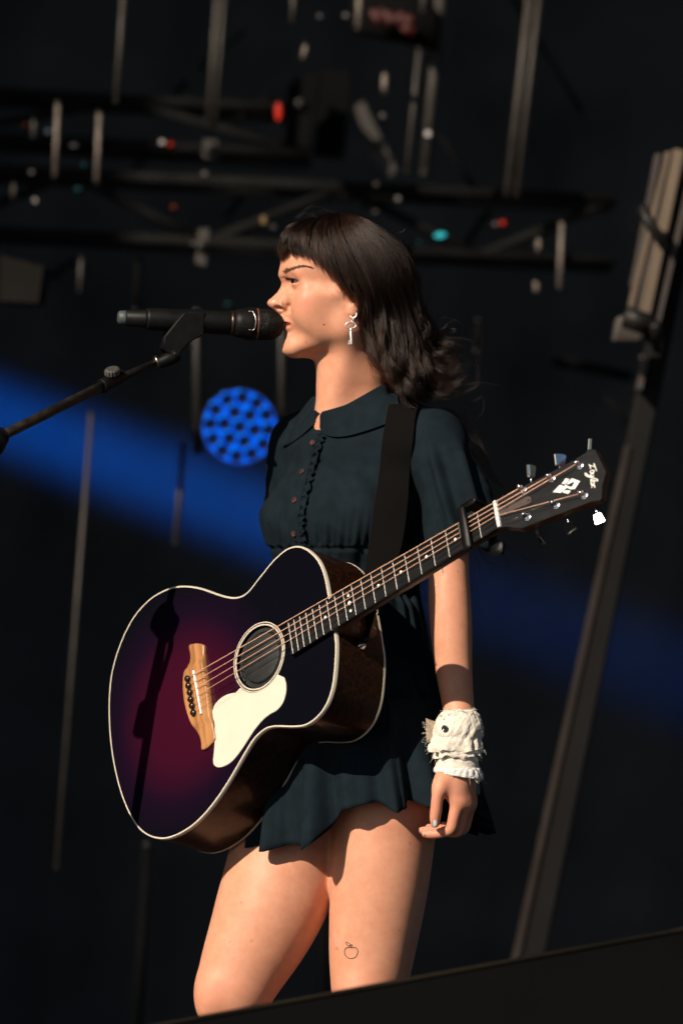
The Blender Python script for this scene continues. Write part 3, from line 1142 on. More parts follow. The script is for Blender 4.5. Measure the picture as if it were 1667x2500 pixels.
# placket: a raised strip with a gathered frill and shell buttons
pl_c = spline([z3(*p) for p in [(470, 350), (440, 440), (405, 540), (375, 640), (352, 740), (340, 840), (345, 920), (372, 985)]], 60)
pl_l = pl_c + np.array([-22, 0]); pl_r = pl_c + np.array([6, 2])
p0, n0_, _k = on_dress(pl_l, .0008); p1, n1_, _k = on_dress(pl_r, .0030); pm, _n_, _k = on_dress((pl_l + pl_r) / 2, .0030)
pz, _n_, _k = on_dress(pl_r + np.array([1.5, 0]), .0002)
MB().grid(np.array([p0, pm, p1, pz])).build('placket', M_CLOTH, dress)
fr_c = spline([z3(*p) for p in [(492, 385), (470, 450), (446, 540), (420, 640), (396, 740), (378, 840), (378, 920), (398, 985)]], 150)
rows = []
t = np.linspace(0, 1, 150)
for w, lf in ((-5.5, .0055), (-3, .0028), (0, .0015), (3, .0028), (5.5, .0055)):
    wavy = (np.sin(t * 88 + 2.2 * np.sin(t * 17) + (1.3 if w > 0 else 0)) + .6 * np.sin(t * 141 + w)) * abs(w) * .30 + np.sin(t * 53) * .8
    p, n_, _k = on_dress(fr_c + np.stack([w + wavy * np.sign(w), .4 * w + 0 * t], 1), lf + .0022 * np.sin(t * 88 + w) * (abs(w) > 1))
    rows.append(p)
MB().grid(np.array(rows)).build('frill', M_CLOTH, dress)
M_SHELL = mat('smoked_shell_button', (.075, .032, .030), rough=.18, noise=.6, nscale=240, coat=.4)
for b in [(436, 428), (377, 592), (333, 755), (330, 942)]:
    p, n_, _k = on_dress([z3(*b)], .0042)
    bo = MB().lathe(p[0], n_[0], [(-.0012, .0042), (-.0006, .0049), (.0004, .0049), (.0009, .0042), (.0004, .0032), (.0002, .0001)], n=16).build('button', M_SHELL, dress)
    mb = MB()
    for sg in (1, -1):
        mb.lathe(p[0] + unit(np.cross(n_[0], [0, 0, 1])) * .0011 * sg, n_[0], [(.0, .0007), (.0007, .0006), (.0008, .0001)], n=8)
    mb.build('button_hole', M_BLACK, bo)


# skirt: two flounced tiers
def tier(name, phis, top, hem, nph=420, nv=26, waves=((17, .85), (27, .28), (11, .5)), amp=.014, seed=1, fwd_shift=.07, y0=.12):
    """top, hem: rows (phi in degrees, centre pixel x, pixel y, half-depth, half-width)"""
    r = np.random.default_rng(seed)
    ph = np.linspace(phis[0], phis[1], nph)
    T = np.array(top, float); Hm = np.array(hem, float)
    ti = [np.interp(ph, T[:, 0], T[:, k]) for k in range(1, 5)]
    hi = [np.interp(ph, Hm[:, 0], Hm[:, k]) for k in range(1, 5)]
    ker = np.hanning(15); ker /= ker.sum()
    hi = [np.convolve(np.pad(h, 7, mode='edge'), ker, 'valid') for h in hi]
    a = np.radians(ph)
    jit = np.cumsum(r.normal(0, .05, nph)); jit -= np.linspace(0, jit[-1], nph)
    wv = sum(w * np.sin(f * a + r.random() * 6.28 + jit * 2) for f, w in waves)
    wv = np.clip(wv, -1.25, 1.25); wv = np.sign(wv) * np.abs(wv) ** .95
    rows = []
    for t in np.linspace(0, 1, nv):
        cx = ti[0] * (1 - t) + hi[0] * t; cy = ti[1] * (1 - t) + hi[1] * t
        e = t ** .8
        A = ti[2] * (1 - e) + hi[2] * e; Bq = ti[3] * (1 - e) + hi[3] * e
        o = wv * amp * t ** 1.15
        Pc = np.array([Q(x, y, y0 - fwd_shift * t ** .7) for x, y in zip(cx, cy)])
        P = Pc + TFW * ((A + o) * np.cos(a))[:, None] + TLF * ((Bq + o) * np.sin(a))[:, None]
        P[:, 2] += -.0065 * t * wv
        rows.append(P)
    o = MB().grid(np.array(rows), flip=True).build(name, M_CLOTH, dress)
    so = o.modifiers.new('cloth_thickness', 'SOLIDIFY'); so.thickness = .0014; so.offset = 0
    return o


tier('skirt_tier', (-150, 200),
     [(-150, 838, 1490, .080, .110), (200, 838, 1490, .080, .110)],
     [(-150, 870, 1860, .165, .175), (-45, 870, 1860, .165, .178), (-15, 872, 1888, .160, .178), (5, 872, 1880, .158, .178), (25, 874, 1872, .158, .178), (38, 876, 1815, .158, .176), (50, 878, 1798, .158, .174), (64, 880, 1768, .158, .172), (80, 882, 1745, .160, .165), (95, 884, 1760, .165, .160), (120, 884, 1800, .172, .172), (160, 884, 1860, .18, .18), (200, 884, 1860, .18, .18)], seed=4, amp=.018, fwd_shift=.068)
tier('skirt_tier', (-150, 200),
     [(-150, 872, 1690, .145, .155), (200, 872, 1690, .145, .155)],
     [(-150, 880, 2040, .19, .195), (-60, 880, 2045, .18, .195), (-25, 880, 2058, .172, .195), (-2, 880, 2062, .168, .193), (10, 884, 2058, .166, .190), (17, 886, 2030, .164, .188), (23, 888, 2015, .162, .186), (29, 890, 1958, .160, .184), (45, 892, 1945, .160, .182), (60, 894, 1958, .162, .180), (75, 896, 1950, .165, .175), (90, 898, 1938, .170, .170), (108, 902, 1965, .182, .175), (125, 902, 2005, .185, .182), (150, 900, 2040, .19, .185), (200, 896, 2050, .19, .19)], seed=9, amp=.018, y0=.062, fwd_shift=.045)
# ------------------------------------------------------------------ guitar
GA = np.array([0.69665035, -0.57458029, 0.42957628])      # towards the headstock
GB = np.array([-0.14085653, 0.47758355, 0.86722165])      # towards the bass side
GN = -np.array([0.70344703, 0.66465889, -0.25177536])     # out of the top
GB = unit(GB - GA * (GA @ GB)); GN = unit(np.cross(GB, GA)) if np.cross(GB, GA) @ GN > 0 else unit(np.cross(GA, GB))
GS = np.array([-0.22279539, -0.09999954, -0.28120406]) * (7.95 / 7.90); GS[1] = -.05    # strings over the saddle
GO = GS - GN * .0125                                      # the top plane
SCALE = .6477 * 7.95 / 7.90


def GP(u, v, h=0.0):
    return GO + GA * u + GB * v + GN * h


def gpx(sx, sy, h=0.0, o=None, n=None, a=None, b=None):
    """(u, v) of the photo pixel on the plane h above the top"""
    o = GO if o is None else o; n = GN if n is None else n; a = GA if a is None else a; b = GB if b is None else b
    c = np.array([0, -D, 0.0])
    d = np.array([(sx - 833.5) / (S * D), 1.0, (1250 - sy) / (S * D)])
    d[1] = 1.0; d = np.array([(sx - 833.5) / S / D, 1.0, (1250 - sy) / S / D])
    t = ((o + n * h - c) @ n) / (d @ n)
    p = c + d * t - o
    return np.array([p @ a, p @ b])


z4 = lambda x, y: (250 + x / 2.2085, 1300 + y / 2.2085)
z5 = lambda x, y: (840 + x / 2.3059, 1050 + y / 2.3059)

M_TOPW = bpy.data.materials.new('sunburst_lacquer'); M_TOPW.use_nodes = True
_n = M_TOPW.node_tree; _b = _n.nodes['Principled BSDF']
_at = _n.nodes.new('ShaderNodeAttribute'); _at.attribute_name = 'burst'
_rp = _n.nodes.new('ShaderNodeValToRGB')
_rp.color_ramp.elements[0].position = 0.0; _rp.color_ramp.elements[0].color = (.036, .0032, .0120, 1)
_rp.color_ramp.elements[1].position = 1.0; _rp.color_ramp.elements[1].color = (.0026, .0029, .0055, 1)
_e = _rp.color_ramp.elements.new(.42); _e.color = (.032, .0030, .0125, 1)
_e = _rp.color_ramp.elements.new(.72); _e.color = (.0075, .0028, .0105, 1)
_n.links.new(_at.outputs['Fac'], _rp.inputs[0])
_tc = _n.nodes.new('ShaderNodeTexCoord'); _nz = _n.nodes.new('ShaderNodeTexNoise'); _nz.inputs['Scale'].default_value = 6
_n.links.new(_tc.outputs['Object'], _nz.inputs['Vector'])
_n.links.new(_rp.outputs[0], _b.inputs['Base Color'])
_mr = _n.nodes.new('ShaderNodeMapRange'); _mr.inputs['To Min'].default_value = .16; _mr.inputs['To Max'].default_value = .24
_n.links.new(_nz.outputs['Fac'], _mr.inputs['Value']); _n.links.new(_mr.outputs[0], _b.inputs['Roughness'])
_b.inputs['Specular IOR Level'].default_value = .22


def wood(name, c1, c2, scale, rough, axis, coat=0.0, spec=.5):
    m = bpy.data.materials.new(name); m.use_nodes = True
    nt = m.node_tree; b = nt.nodes['Principled BSDF']
    tc = nt.nodes.new('ShaderNodeTexCoord'); mp = nt.nodes.new('ShaderNodeMapping')
    # grain runs along axis (world direction): squeeze the coordinate along it
    z = Vector(Wd(axis).tolist()); q = z.to_track_quat('Z', 'Y').inverted()
    vr = nt.nodes.new('ShaderNodeVectorRotate'); vr.rotation_type = 'EULER_XYZ'
    vr.inputs['Rotation'].default_value = q.to_euler()
    nt.links.new(tc.outputs['Object'], vr.inputs['Vector'])
    mp.inputs['Scale'].default_value = (1, 1, .045)
    nt.links.new(vr.outputs[0], mp.inputs[0])
    n = nt.nodes.new('ShaderNodeTexNoise'); n.inputs['Scale'].default_value = scale; n.inputs['Detail'].default_value = 7; n.inputs['Distortion'].default_value = .6
    nt.links.new(mp.outputs[0], n.inputs['Vector'])
    r = nt.nodes.new('ShaderNodeValToRGB')
    r.color_ramp.elements[0].position = .36; r.color_ramp.elements[0].color = (*c1, 1)
    r.color_ramp.elements[1].position = .64; r.color_ramp.elements[1].color = (*c2, 1)
    nt.links.new(n.outputs['Fac'], r.inputs[0]); nt.links.new(r.outputs[0], b.inputs['Base Color'])
    b.inputs['Roughness'].default_value = rough; b.inputs['Specular IOR Level'].default_value = spec
    b.inputs['Coat Weight'].default_value = coat; b.inputs['Coat Roughness'].default_value = .05
    return m


M_ROSE = wood('rosewood', (.0055, .0019, .0010), (.034, .0115, .0042), 170, .3, GA, coat=.12, spec=.2)
M_BRIDGEW = wood('bridge_wood', (.27, .115, .038), (.46, .215, .078), 150, .45, GB)
M_NECKW = wood('neck_mahogany', (.060, .020, .009), (.13, .045, .018), 120, .35, GA)
M_EBONY = wood('ebony', (.0040, .0042, .0045), (.011, .0112, .0115), 200, .5, GA, spec=.2)
M_HEADW = wood('headstock_face', (.0030, .0038, .0052), (.0085, .0092, .0115), 160, .55, GA, spec=.12)
M_BIND = mat('cream_binding', (.58, .525, .425), rough=.35, noise=.05, nscale=40)
M_IVORY = mat('ivory_plate', (.61, .59, .485), rough=.32, noise=.03, nscale=30)
M_BONE = mat('bone', (.86, .84, .80), rough=.35)
M_PEARL = mat('inlay', (.88, .86, .80), rough=.3)
M_FRET = mat('fret_wire', (.80, .76, .70), rough=.22, metal=1.0)
M_WOUND = mat('bronze_string', (.80, .46, .31), rough=.5, metal=.35)
M_PLAIN = mat('plain_string', (.16, .16, .16), rough=.35, metal=1.0)
M_RUBBER = mat('black_rubber', (.011, .0125, .013), rough=.6, noise=.3, nscale=80, bump=.0003, bscale=120)
M_PIN = mat('ebony_pin', (.020, .011, .009), rough=.2)

guitar = empty('acoustic_guitar', GP(.05, 0, -.06), 'purple to black sunburst acoustic guitar with cream binding, worn across her body', 'guitar')

OUT = [(1222, 330), (1205, 240), (1180, 170), (1150, 125), (1110, 90), (1070, 72), (1030, 72), (990, 88), (950, 120), (910, 160), (870, 210), (830, 260), (800, 300), (775, 325), (750, 340), (720, 347), (690, 346), (650, 337), (600, 320), (550, 302), (500, 290), (450, 285), (410, 287), (370, 295), (320, 315), (270, 345), (220, 390), (170, 450), (130, 520), (95, 600), (65, 690), (45, 780), (36, 870), (34, 950), (36, 1040), (43, 1130), (55, 1220), (75, 1320), (100, 1410), (135, 1500), (180, 1580), (225, 1625), (270, 1647), (310, 1655), (350, 1653), (400, 1637), (450, 1610), (500, 1575), (560, 1515), (620, 1440), (680, 1350), (730, 1265), (770, 1195), (810, 1130), (840, 1095), (870, 1070), (900, 1055), (940, 1050), (990, 1052), (1040, 1052), (1085, 1047), (1125, 1028), (1165, 995), (1200, 950), (1225, 900), (1243, 840), (1253, 780), (1260, 700), (1263, 620), (1258, 545)]
o2 = np.array([gpx(*z4(*p)) for p in OUT])
o2 = spline(o2, 300, closed=True)
for _ in range(3):
    o2 = (np.roll(o2, 1, 0) + 2 * o2 + np.roll(o2, -1, 0)) / 4
HC = gpx(*z4(846, 672)); HR = .0505               # sound hole
GT = .108                                         # depth of the body


def inset(poly, d):
    t = np.roll(poly, -1, 0) - np.roll(poly, 1, 0)
    t /= np.linalg.norm(t, axis=1)[:, None]
    nn = np.stack([-t[:, 1], t[:, 0]], 1)
    c = poly.mean(0)
    if ((poly - c) * nn).sum() > 0: nn = -nn
    return poly + nn * d


def lift(p2, h):
    p2 = np.atleast_2d(p2)
    return GO + p2[:, :1] * GA + p2[:, 1:] * GB + np.asarray(h).reshape(-1, 1) * GN


BW = .0030
oi = inset(o2, BW)
nO = len(o2)
# top with the sound hole
th = np.arctan2(oi[:, 1] - HC[1], oi[:, 0] - HC[0])
hole = HC + HR * np.stack([np.cos(th), np.sin(th)], 1)
rings = [hole + (oi - hole) * t for t in np.linspace(0, 1, 34)]
wl = [lift(hole, -.003)] + [lift(r, 0.0) for r in rings]
P = np.array(wl)
uvr = np.concatenate([hole[None], np.array(rings)])
bd = np.sqrt(((uvr[..., 0] + .045) / .210) ** 2 + ((uvr[..., 1] + .006) / .215) ** 2)
m_ = MB().grid(P, closev=True, flip=True)
g_top = mesh('soundboard', m_.v[0], m_.f, M_TOPW, guitar, attrs={'burst': ('FLOAT', np.clip(bd, 0, 1).ravel())})
# binding, sides, back
def ring_band(name, prof, mt, parent=guitar):
    """prof: [(inset, h)] closed profile swept round the outline"""
    P = np.array([lift(inset(o2, i), h) for i, h in prof])
    mb = MB().grid(P, closeu=True, closev=True)
    return mb.build(name, mt, parent)


def fix_normals(o):
    import bmesh
    bm = bmesh.new(); bm.from_mesh(o.data)
    bmesh.ops.recalc_face_normals(bm, faces=bm.faces)
    bm.to_mesh(o.data); bm.free()
    return o


smooth_angle(fix_normals(ring_band('binding', [(0, -.0014), (.0010, .0003), (BW + .0002, .0003), (BW + .0002, -.004), (.0, -.0058)], M_BIND)))
smooth_angle(fix_normals(ring_band('binding', [(0, -GT + .004), (0, -GT), (.0008, -GT - .0006), (BW, -GT - .0008), (BW, -GT + .003)], M_BIND)))
smooth_angle(fix_normals(ring_band('purfling', [(BW + .0003, .0002), (BW + .0010, .0003), (BW + .0010, -.002), (BW + .0003, -.002)], M_BLACK)))
sd = MB()
P = np.array([lift(inset(o2, .0006), h) for h in np.linspace(-.0058, -GT + .004, 12)])
sd.grid(P, closev=True)
rb = [inset(o2, .0006) * 0 + (inset(o2, .002) - o2.mean(0)) * t + o2.mean(0) for t in (1, .8, .5, .2, .001)]
sd.grid(np.array([lift(r, -GT - .0004 - .004 * (1 - t)) for r, t in zip(rb, (1, .8, .5, .2, 0))]), closev=True)
fix_normals(sd.build('body_shell', M_ROSE, guitar))
# rosette
for r0, r1, mt, nm in ((HR + .0004, HR + .0030, M_BIND, 'rosette_ring'), (HR + .0046, HR + .0064, M_BIND, 'rosette_ring'), (HR + .0032, HR + .0044, M_BLACK, 'rosette_ring')):
    t = np.linspace(0, 2 * np.pi, 96, endpoint=False)
    cs = np.stack([np.cos(t), np.sin(t)], 1)
    P = np.array([lift(HC + cs * r, h) for r, h in ((r0, -.001), (r0, .0006), (r1, .0006), (r1, -.001))])
    fix_normals(MB().grid(P, closeu=True, closev=True).build(nm, mt, guitar))
# pickguard
pgp = [(983, 782), (993, 820), (991, 870), (975, 920), (945, 958), (905, 982), (870, 1010), (835, 1050), (800, 1100), (765, 1155), (725, 1210), (690, 1245), (655, 1263), (625, 1267), (606, 1255), (600, 1230), (606, 1170), (610, 1100), (608, 1030), (598, 990), (598, 960), (612, 925), (640, 895), (680, 873), (722, 864)]
pg2 = [gpx(*z4(*p)) for p in pgp]
a0 = math.atan2(*(pg2[-1] - HC)[::-1]); a1 = math.atan2(*(pg2[0] - HC)[::-1])
d_ = (a1 - a0 + math.pi) % (2 * math.pi) - math.pi
arc = [HC + (HR + .0070) * np.array([math.cos(a0 + d_ * t), math.sin(a0 + d_ * t)]) for t in np.linspace(.03, .97, 24)]
pgo = np.concatenate([spline(pg2, 120), arc])
smooth_angle(MB().prism(pgo, GO, GA, GB, GN, .0002, .0016, .0006).build('pickguard', M_IVORY, guitar))
# bridge
brp = [(455, 610), (470, 598), (500, 594), (530, 600), (536, 615), (536, 660), (543, 720), (556, 800), (568, 880), (576, 960), (583, 1030), (590, 1070), (595, 1100), (588, 1120), (560, 1150), (540, 1165), (522, 1163), (520, 1130), (512, 1095), (490, 1055), (470, 1020), (452, 970), (440, 920), (432, 860), (431, 800), (437, 750), (450, 715), (460, 690), (462, 655)]
br2 = spline([gpx(*z4(*p), .009) for p in brp], 110, closed=True)
mid = gpx(*z4(503, 870), .010)
n0 = len(br2)
mb = MB()
vv = (br2[:, 1] - mid[1])
hh = .0095 - .0045 * sm(.048, .060, np.abs(vv))
lay = [(0, 0.0), (.0, .75), (.0012, .93), (.0026, 1.0)]
P = np.array([lift(inset(br2, i), hh * k) for i, k in lay])
mb.grid(P, closev=True)
cc = br2 * .0 + np.stack([np.full(n0, mid[0]), br2[:, 1]], 1)
P2 = np.array([lift(inset(br2, .0026) * (1 - t) + cc * t, hh + .0006 * t) for t in (0, .5, 1)])
mb.grid(P2, closev=True)
bridge = fix_normals(mb.build('bridge', M_BRIDGEW, guitar)); smooth_angle(bridge, 50)
sa, sb = gpx(*z4(490, 744), .012), gpx(*z4(533, 978), .012)
sc = (sa + sb) / 2; dr = unit(sb - sa)
MB().box(GP(*sc, .0108), (GA * dr[0] + GB * dr[1]) * np.linalg.norm(sb - sa) / 2, (GA * -dr[1] + GB * dr[0]) * .0017, GN * .0024, bev=.0006).build('saddle', M_BONE, bridge)
pinp = [(458, 788), (463, 825), (470, 861), (475, 899), (482, 933), (489, 971)]
pin2 = [gpx(*z4(*p), .013) for p in pinp]
for p in pin2:
    MB().lathe(GP(*p, .009), GN, [(0, .0028), (.0008, .0040), (.002, .0050), (.0042, .0056), (.0062, .0046), (.0072, .0024), (.0075, .0002)], n=16).build('bridge_pin', M_PIN, bridge)
# neck and fretboard
FH = .0088
nutu = SCALE


def fw(u):
    """half width of the fretboard at u"""
    d = SCALE - u
    return .0218 + (.0283 - .0218) * d / .453


u_end = SCALE - SCALE * (1 - 2 ** (-20.0 / 12)) - .0045
fb = [(u_end, fw(u_end)), (u_end, -fw(u_end)), (nutu - .002, -fw(nutu)), (nutu - .002, fw(nutu))]
smooth_angle(MB().prism(fb, GO, GA, GB, GN, .0015, FH, .0008).build('fretboard', M_EBONY, guitar))
neck = []
u_j = SCALE - SCALE * (1 - 2 ** (-14.0 / 12))
for u in np.linspace(u_j - .012, nutu + .004, 30):
    t = (nutu - u) / (nutu - u_j)
    w = fw(u) - .0004
    dep = .0195 + .004 * t + .075 * sm(.90, 1.0, t) * (1 if t < 1.4 else 1)
    a = np.linspace(0, np.pi, 17)
    sect = np.stack([np.cos(a) * w, .0014 - np.sin(a) ** .8 * dep], 1)
    neck.append([GP(u, x, h) for x, h in sect])
mb = MB().grid(np.array(neck))
mb.f.append([i for i in range(17)]); mb.f.append([29 * 17 + i for i in range(17)][::-1])
fix_normals(mb.build('neck', M_NECKW, guitar)); 
for i in range(1, 21):
    u = SCALE * 2 ** (-i / 12.0)
    w = fw(u) - .0003
    a = np.linspace(0, np.pi, 6)
    P = np.array([[GP(u + .00105 * math.cos(x), v, FH - .0001 + .0011 * math.sin(x)) for x in a] for v in (-w, w)])
    mb = MB().grid(P)
    fix_normals(mb.build('fret', M_FRET, guitar))
fu = lambda i: SCALE * 2 ** (-i / 12.0)


def dot(u, v, r=.0026, n=14, sq=False):
    t = np.linspace(0, 2 * np.pi, 4 if sq else n, endpoint=False)
    MB().prism(np.stack([u + r * np.cos(t), v + r * np.sin(t)], 1), GO, GA, GB, GN, FH - .001, FH + .0002).build('fret_marker', M_PEARL, guitar, smooth=False)


for i in (3, 5, 7, 9, 15):
    dot((fu(i) + fu(i - 1)) / 2, 0)
m12 = (fu(12) + fu(11)) / 2
dot(m12, .0135); dot(m12, -.0135); dot(m12, 0, .0038, sq=True)
# nut, headstock
na, nb = gpx(*z5(832, 392), .010), gpx(*z5(856, 553), .010)
mb = MB().box(GP(nutu + .0015, 0, .0082), GA * .0028, GB * .0224, GN * .0040, bev=.0009)
nut = mb.build('nut', M_BONE, guitar)
TI = math.radians(14)
HA = GA * math.cos(TI) - GN * math.sin(TI); HN = GN * math.cos(TI) + GA * math.sin(TI)
HOo = GP(nutu + .003, 0, .0068)
hpx = lambda x, y, h=0.0: gpx(*z5(x, y), h, HOo, HN, HA, GB)
HPt = lambda p, h=0.0: HOo + HA * p[0] + GB * p[1] + HN * h
hdp = [(856, 556), (900, 545), (940, 547), (985, 553), (1010, 549), (1060, 528), (1150, 495), (1250, 457), (1340, 422), (1400, 400), (1443, 391), (1450, 340), (1452, 310), (1462, 275), (1471, 238), (1458, 205), (1441, 172), (1428, 142), (1410, 110), (1385, 112), (1350, 132), (1290, 168), (1200, 217), (1100, 270), (1010, 313), (950, 345), (900, 372), (834, 396)]
hd2 = np.array([hpx(*p) for p in hdp])
hd2 = np.concatenate([spline(hd2, 140)])
smooth_angle(MB().prism(hd2, HOo, HA, GB, HN, -.0006, 0.0, .0004).build('headstock_veneer', M_HEADW, guitar))
head = smooth_angle(MB().prism(inset(hd2, .0001), HOo, HA, GB, HN, -.0155, -.0007, 0.0).build('headstock', M_NECKW, guitar))
tr = spline([hpx(*p) for p in [(872, 440), (895, 428), (960, 402), (1030, 375), (1050, 380), (1055, 400), (1045, 415), (980, 440), (910, 478), (890, 488), (878, 470)]], 44, closed=True)
cover = smooth_angle(MB().prism(tr, HOo, HA, GB, HN, .0001, .0014, .0004).build('truss_rod_cover', mat('dark_walnut', (.028, .014, .009), rough=.4, noise=.5, nscale=90), guitar))
for p in ((892, 420), (903, 484), (1040, 396)):
    MB().lathe(HPt(hpx(*p), .0013), HN, [(0, .0016), (.0006, .0014), (.0009, .0004)], n=10).build('screw', M_BLACKM, cover)
# inlaid emblem and lettering
hq2 = lambda x, y: gpx(1180 + x / 4.6118, 1070 + y / 4.6118, 0.0, HOo, HN, HA, GB)
for em in ([(778, 606), (855, 528), (882, 531), (906, 546), (938, 556), (905, 580), (868, 614)],
           [(925, 450), (962, 462), (925, 510), (878, 515)],
           [(945, 498), (993, 450), (1083, 484), (1026, 571), (975, 573), (940, 557), (908, 545), (915, 519), (958, 545), (992, 548), (1022, 500), (1004, 491), (962, 514), (935, 520)],
           [(900, 592), (935, 586), (980, 590), (952, 626), (888, 610)]):
    MB().prism(np.array([hq2(*p) for p in em]), HOo, HA, GB, HN, -.0005, .00035).build('emblem', M_PEARL, head, smooth=False)
mb = MB()
script = [
    [(1240, 284), (1252, 312), (1262, 345), (1272, 370)], [(1256, 322), (1228, 314), (1196, 308)], [(1184, 296), (1196, 310), (1204, 346)],
    [(1240, 362), (1216, 362), (1200, 376), (1208, 392), (1230, 392), (1242, 376), (1238, 362)], [(1240, 378), (1214, 396), (1204, 408)],
    [(1242, 402), (1214, 402), (1202, 416), (1212, 428), (1242, 424)], [(1242, 428), (1210, 432), (1176, 418), (1150, 394), (1140, 400), (1156, 424), (1190, 438), (1214, 442)],
    [(1206, 444), (1244, 452), (1280, 466), (1282, 482), (1258, 480), (1206, 464)], [(1204, 466), (1206, 480), (1216, 488)],
    [(1242, 492), (1220, 488), (1206, 502), (1216, 516), (1238, 514), (1246, 500), (1240, 490)],
    [(1210, 528), (1246, 528), (1250, 560)], [(1240, 530), (1222, 542), (1212, 556)],
]
for st in script:
    q = spline([hq2(*p) for p in st], len(st) * 5)
    mb.tube(np.array([HPt(p, .0002) for p in q]), .00088, n=6)
mb.build('lettering', M_PEARL, head)
# tuners
M_SATIN = mat('satin_chrome', (.75, .78, .8), rough=.3, metal=1.0)
posts = [(1000, 333), (1160, 270), (1318, 197), (1342, 365), (1185, 420), (1023, 487)]
keys = [(1050, 248, 0), (1210, 187, 1), (1372, 102, 2), (1425, 482, 3), (1265, 533, 1), (1097, 588, 2)]
POST = []
for (px, py), (kx, ky, kind) in zip(posts, keys):
    p = hpx(px + 6, py + 2)
    b0 = HPt(p, 0)
    post = MB().lathe(b0, HN, [(0, .0070), (.0008, .0070), (.0012, .0060), (.0012, .0056), (.0032, .0054), (.0040, .0036)], n=6)
    tn = smooth_angle(post.build('tuning_peg', M_CHROME, guitar))
    MB().lathe(b0, HN, [(.001, .0032), (.0095, .0030), (.0108, .0026), (.0118, .0034), (.0150, .0034), (.0158, .0014)], n=16).build('post', M_CHROME, tn)
    POST.append(b0 + HN * .0085)
    side = 1 if p[1] > 0 else -1
    # housing behind the headstock and the button beyond its edge
    kp = hpx(kx, ky, -.012)
    e = HPt((p[0], p[1]), -.019)
    MB().box(e, HA * .006, GB * .008, HN * .0045, bev=.0015).build('housing', M_CHROME, tn)
    kc = HPt(kp, -.013)
    st = HPt((kp[0] * .5 + p[0] * .5, p[1] + side * .008), -.017)
    dirk = unit(kc - st)
    MB().tube([st, kc], .0016, n=8).build('shaft', M_CHROME, tn)
    rot = {0: -1.0, 1: -.42, 2: 1.35, 3: 0.0}[kind]
    cv_ = unit(np.array([0, -D, 0]) - kc); tv = unit(cv_ - dirk * (cv_ @ dirk)); wv = unit(np.cross(dirk, tv))
    if kind == 3:      # this button happens to lie square to the sun's reflection
        hv_ = unit(SUN_V + unit(np.array([0, -D, 0]) - kc)); tv = hv_; wv = unit(np.cross(dirk, hv_)); dirk = unit(np.cross(hv_, wv))
    w2 = wv * math.cos(rot) + tv * math.sin(rot); t2 = -wv * math.sin(rot) + tv * math.cos(rot)
    oct_ = [(a * 1.32, b * 1.25) for a, b in [(-.0075, .0078), (-.0040, .0094), (.0040, .0094), (.0078, .0074), (.0058, -.0050), (.003, -.0068), (-.003, -.0068), (-.0058, -.0050)]]
    if kind == 3: oct_ = [(a * .86, b * .86) for a, b in oct_]
    smooth_angle(MB().prism(oct_, kc + dirk * .0035 - t2 * .0025, w2, dirk, t2, 0, .005, .0012).build('button', M_CHROME if kind != 3 else M_SATIN, tn))
# strings
for i in range(6):
    vn = .0186 - .00744 * i
    p0 = pin2[i]
    sp = sa + (sb - sa) * (.10 + .80 * i / 5)
    P = [GP(*(p0 + (sp - p0) * .45), .0098), GP(*sp, .0134)]
    nutp = GP(nutu + .0005, vn, .0124)
    for k in (2, 1):
        pass
    P += [GP(*sp, .0134) + (nutp - GP(*sp, .0134)) * t for t in (.25, .5, .75, 1)]
    q = POST[i]; d = unit(q - nutp)
    sd_ = unit(np.cross(HN, d)) * .0026 * (1 if i < 3 else -1)
    P += [nutp + (q + sd_ * 0 - nutp) * .5, q]
    if i < 4:
        MB().tube(np.array(P), [.00082, .00074, .00066, .00056][i], n=6).build('string', M_WOUND, guitar)
    else:
        MB().tube(np.array(P), .00024, n=5).build('string', M_PLAIN, guitar)
    wr = MB()
    for k in range(3):
        t = np.linspace(0, 2 * np.pi, 13)
        u_ = unit(np.cross(HN, [.3, .2, .8])); w_ = np.cross(HN, u_)
        wr.tube(POST[i] - HN * .0012 * (k - 1) + .0034 * (np.cos(t)[:, None] * u_ + np.sin(t)[:, None] * w_), .0006, n=5)
    wr.build('string_winding', M_WOUND if i < 4 else M_PLAIN, guitar)
# strap button at the heel
hb = GP(u_j - .005, -.027, -.055)
MB().lathe(hb, unit(-GB + GA * .4), [(0, .006), (.002, .004), (.009, .0038), (.011, .0075), (.014, .0075), (.015, .004)], n=16).build('strap_button', M_STEEL, guitar)

# sound hole cover
cov = empty('soundhole_cover', GP(*HC, -.004), 'black rubber feedback plug filling the round sound hole of the guitar', 'soundhole cover')
mb = MB().lathe(GP(*HC, 0), GN, [(-.012, .044), (-.012, .0495), (-.0062, .0497), (-.005, .0485), (-.005, .0430), (-.0070, .0415), (-.0035, .0395), (-.0028, .0375), (-.0028, .001)], n=72, u=GA)
smooth_angle(mb.build('disc', M_RUBBER, cov), 30)
t = np.linspace(0, 2 * np.pi, 60)
mb = MB()
for r in (.0035, .0055, .0075, .0095):
    mb.tube(GP(*(HC + (-.004, .004)), -.0027) + r * (np.cos(t)[:, None] * GA + np.sin(t)[:, None] * GB), .00035, n=5, cap=False)
mb.build('moulded_rings', M_RUBBER, cov)
for an in (.55, 3.4):
    t = np.linspace(an - .28, an + .28, 10)
    MB().tube(np.array([GP(HC[0] + .0462 * math.cos(x), HC[1] + .0462 * math.sin(x), -.0035) for x in t]), .0022, n=8).build('finger_tab', M_RUBBER, cov)

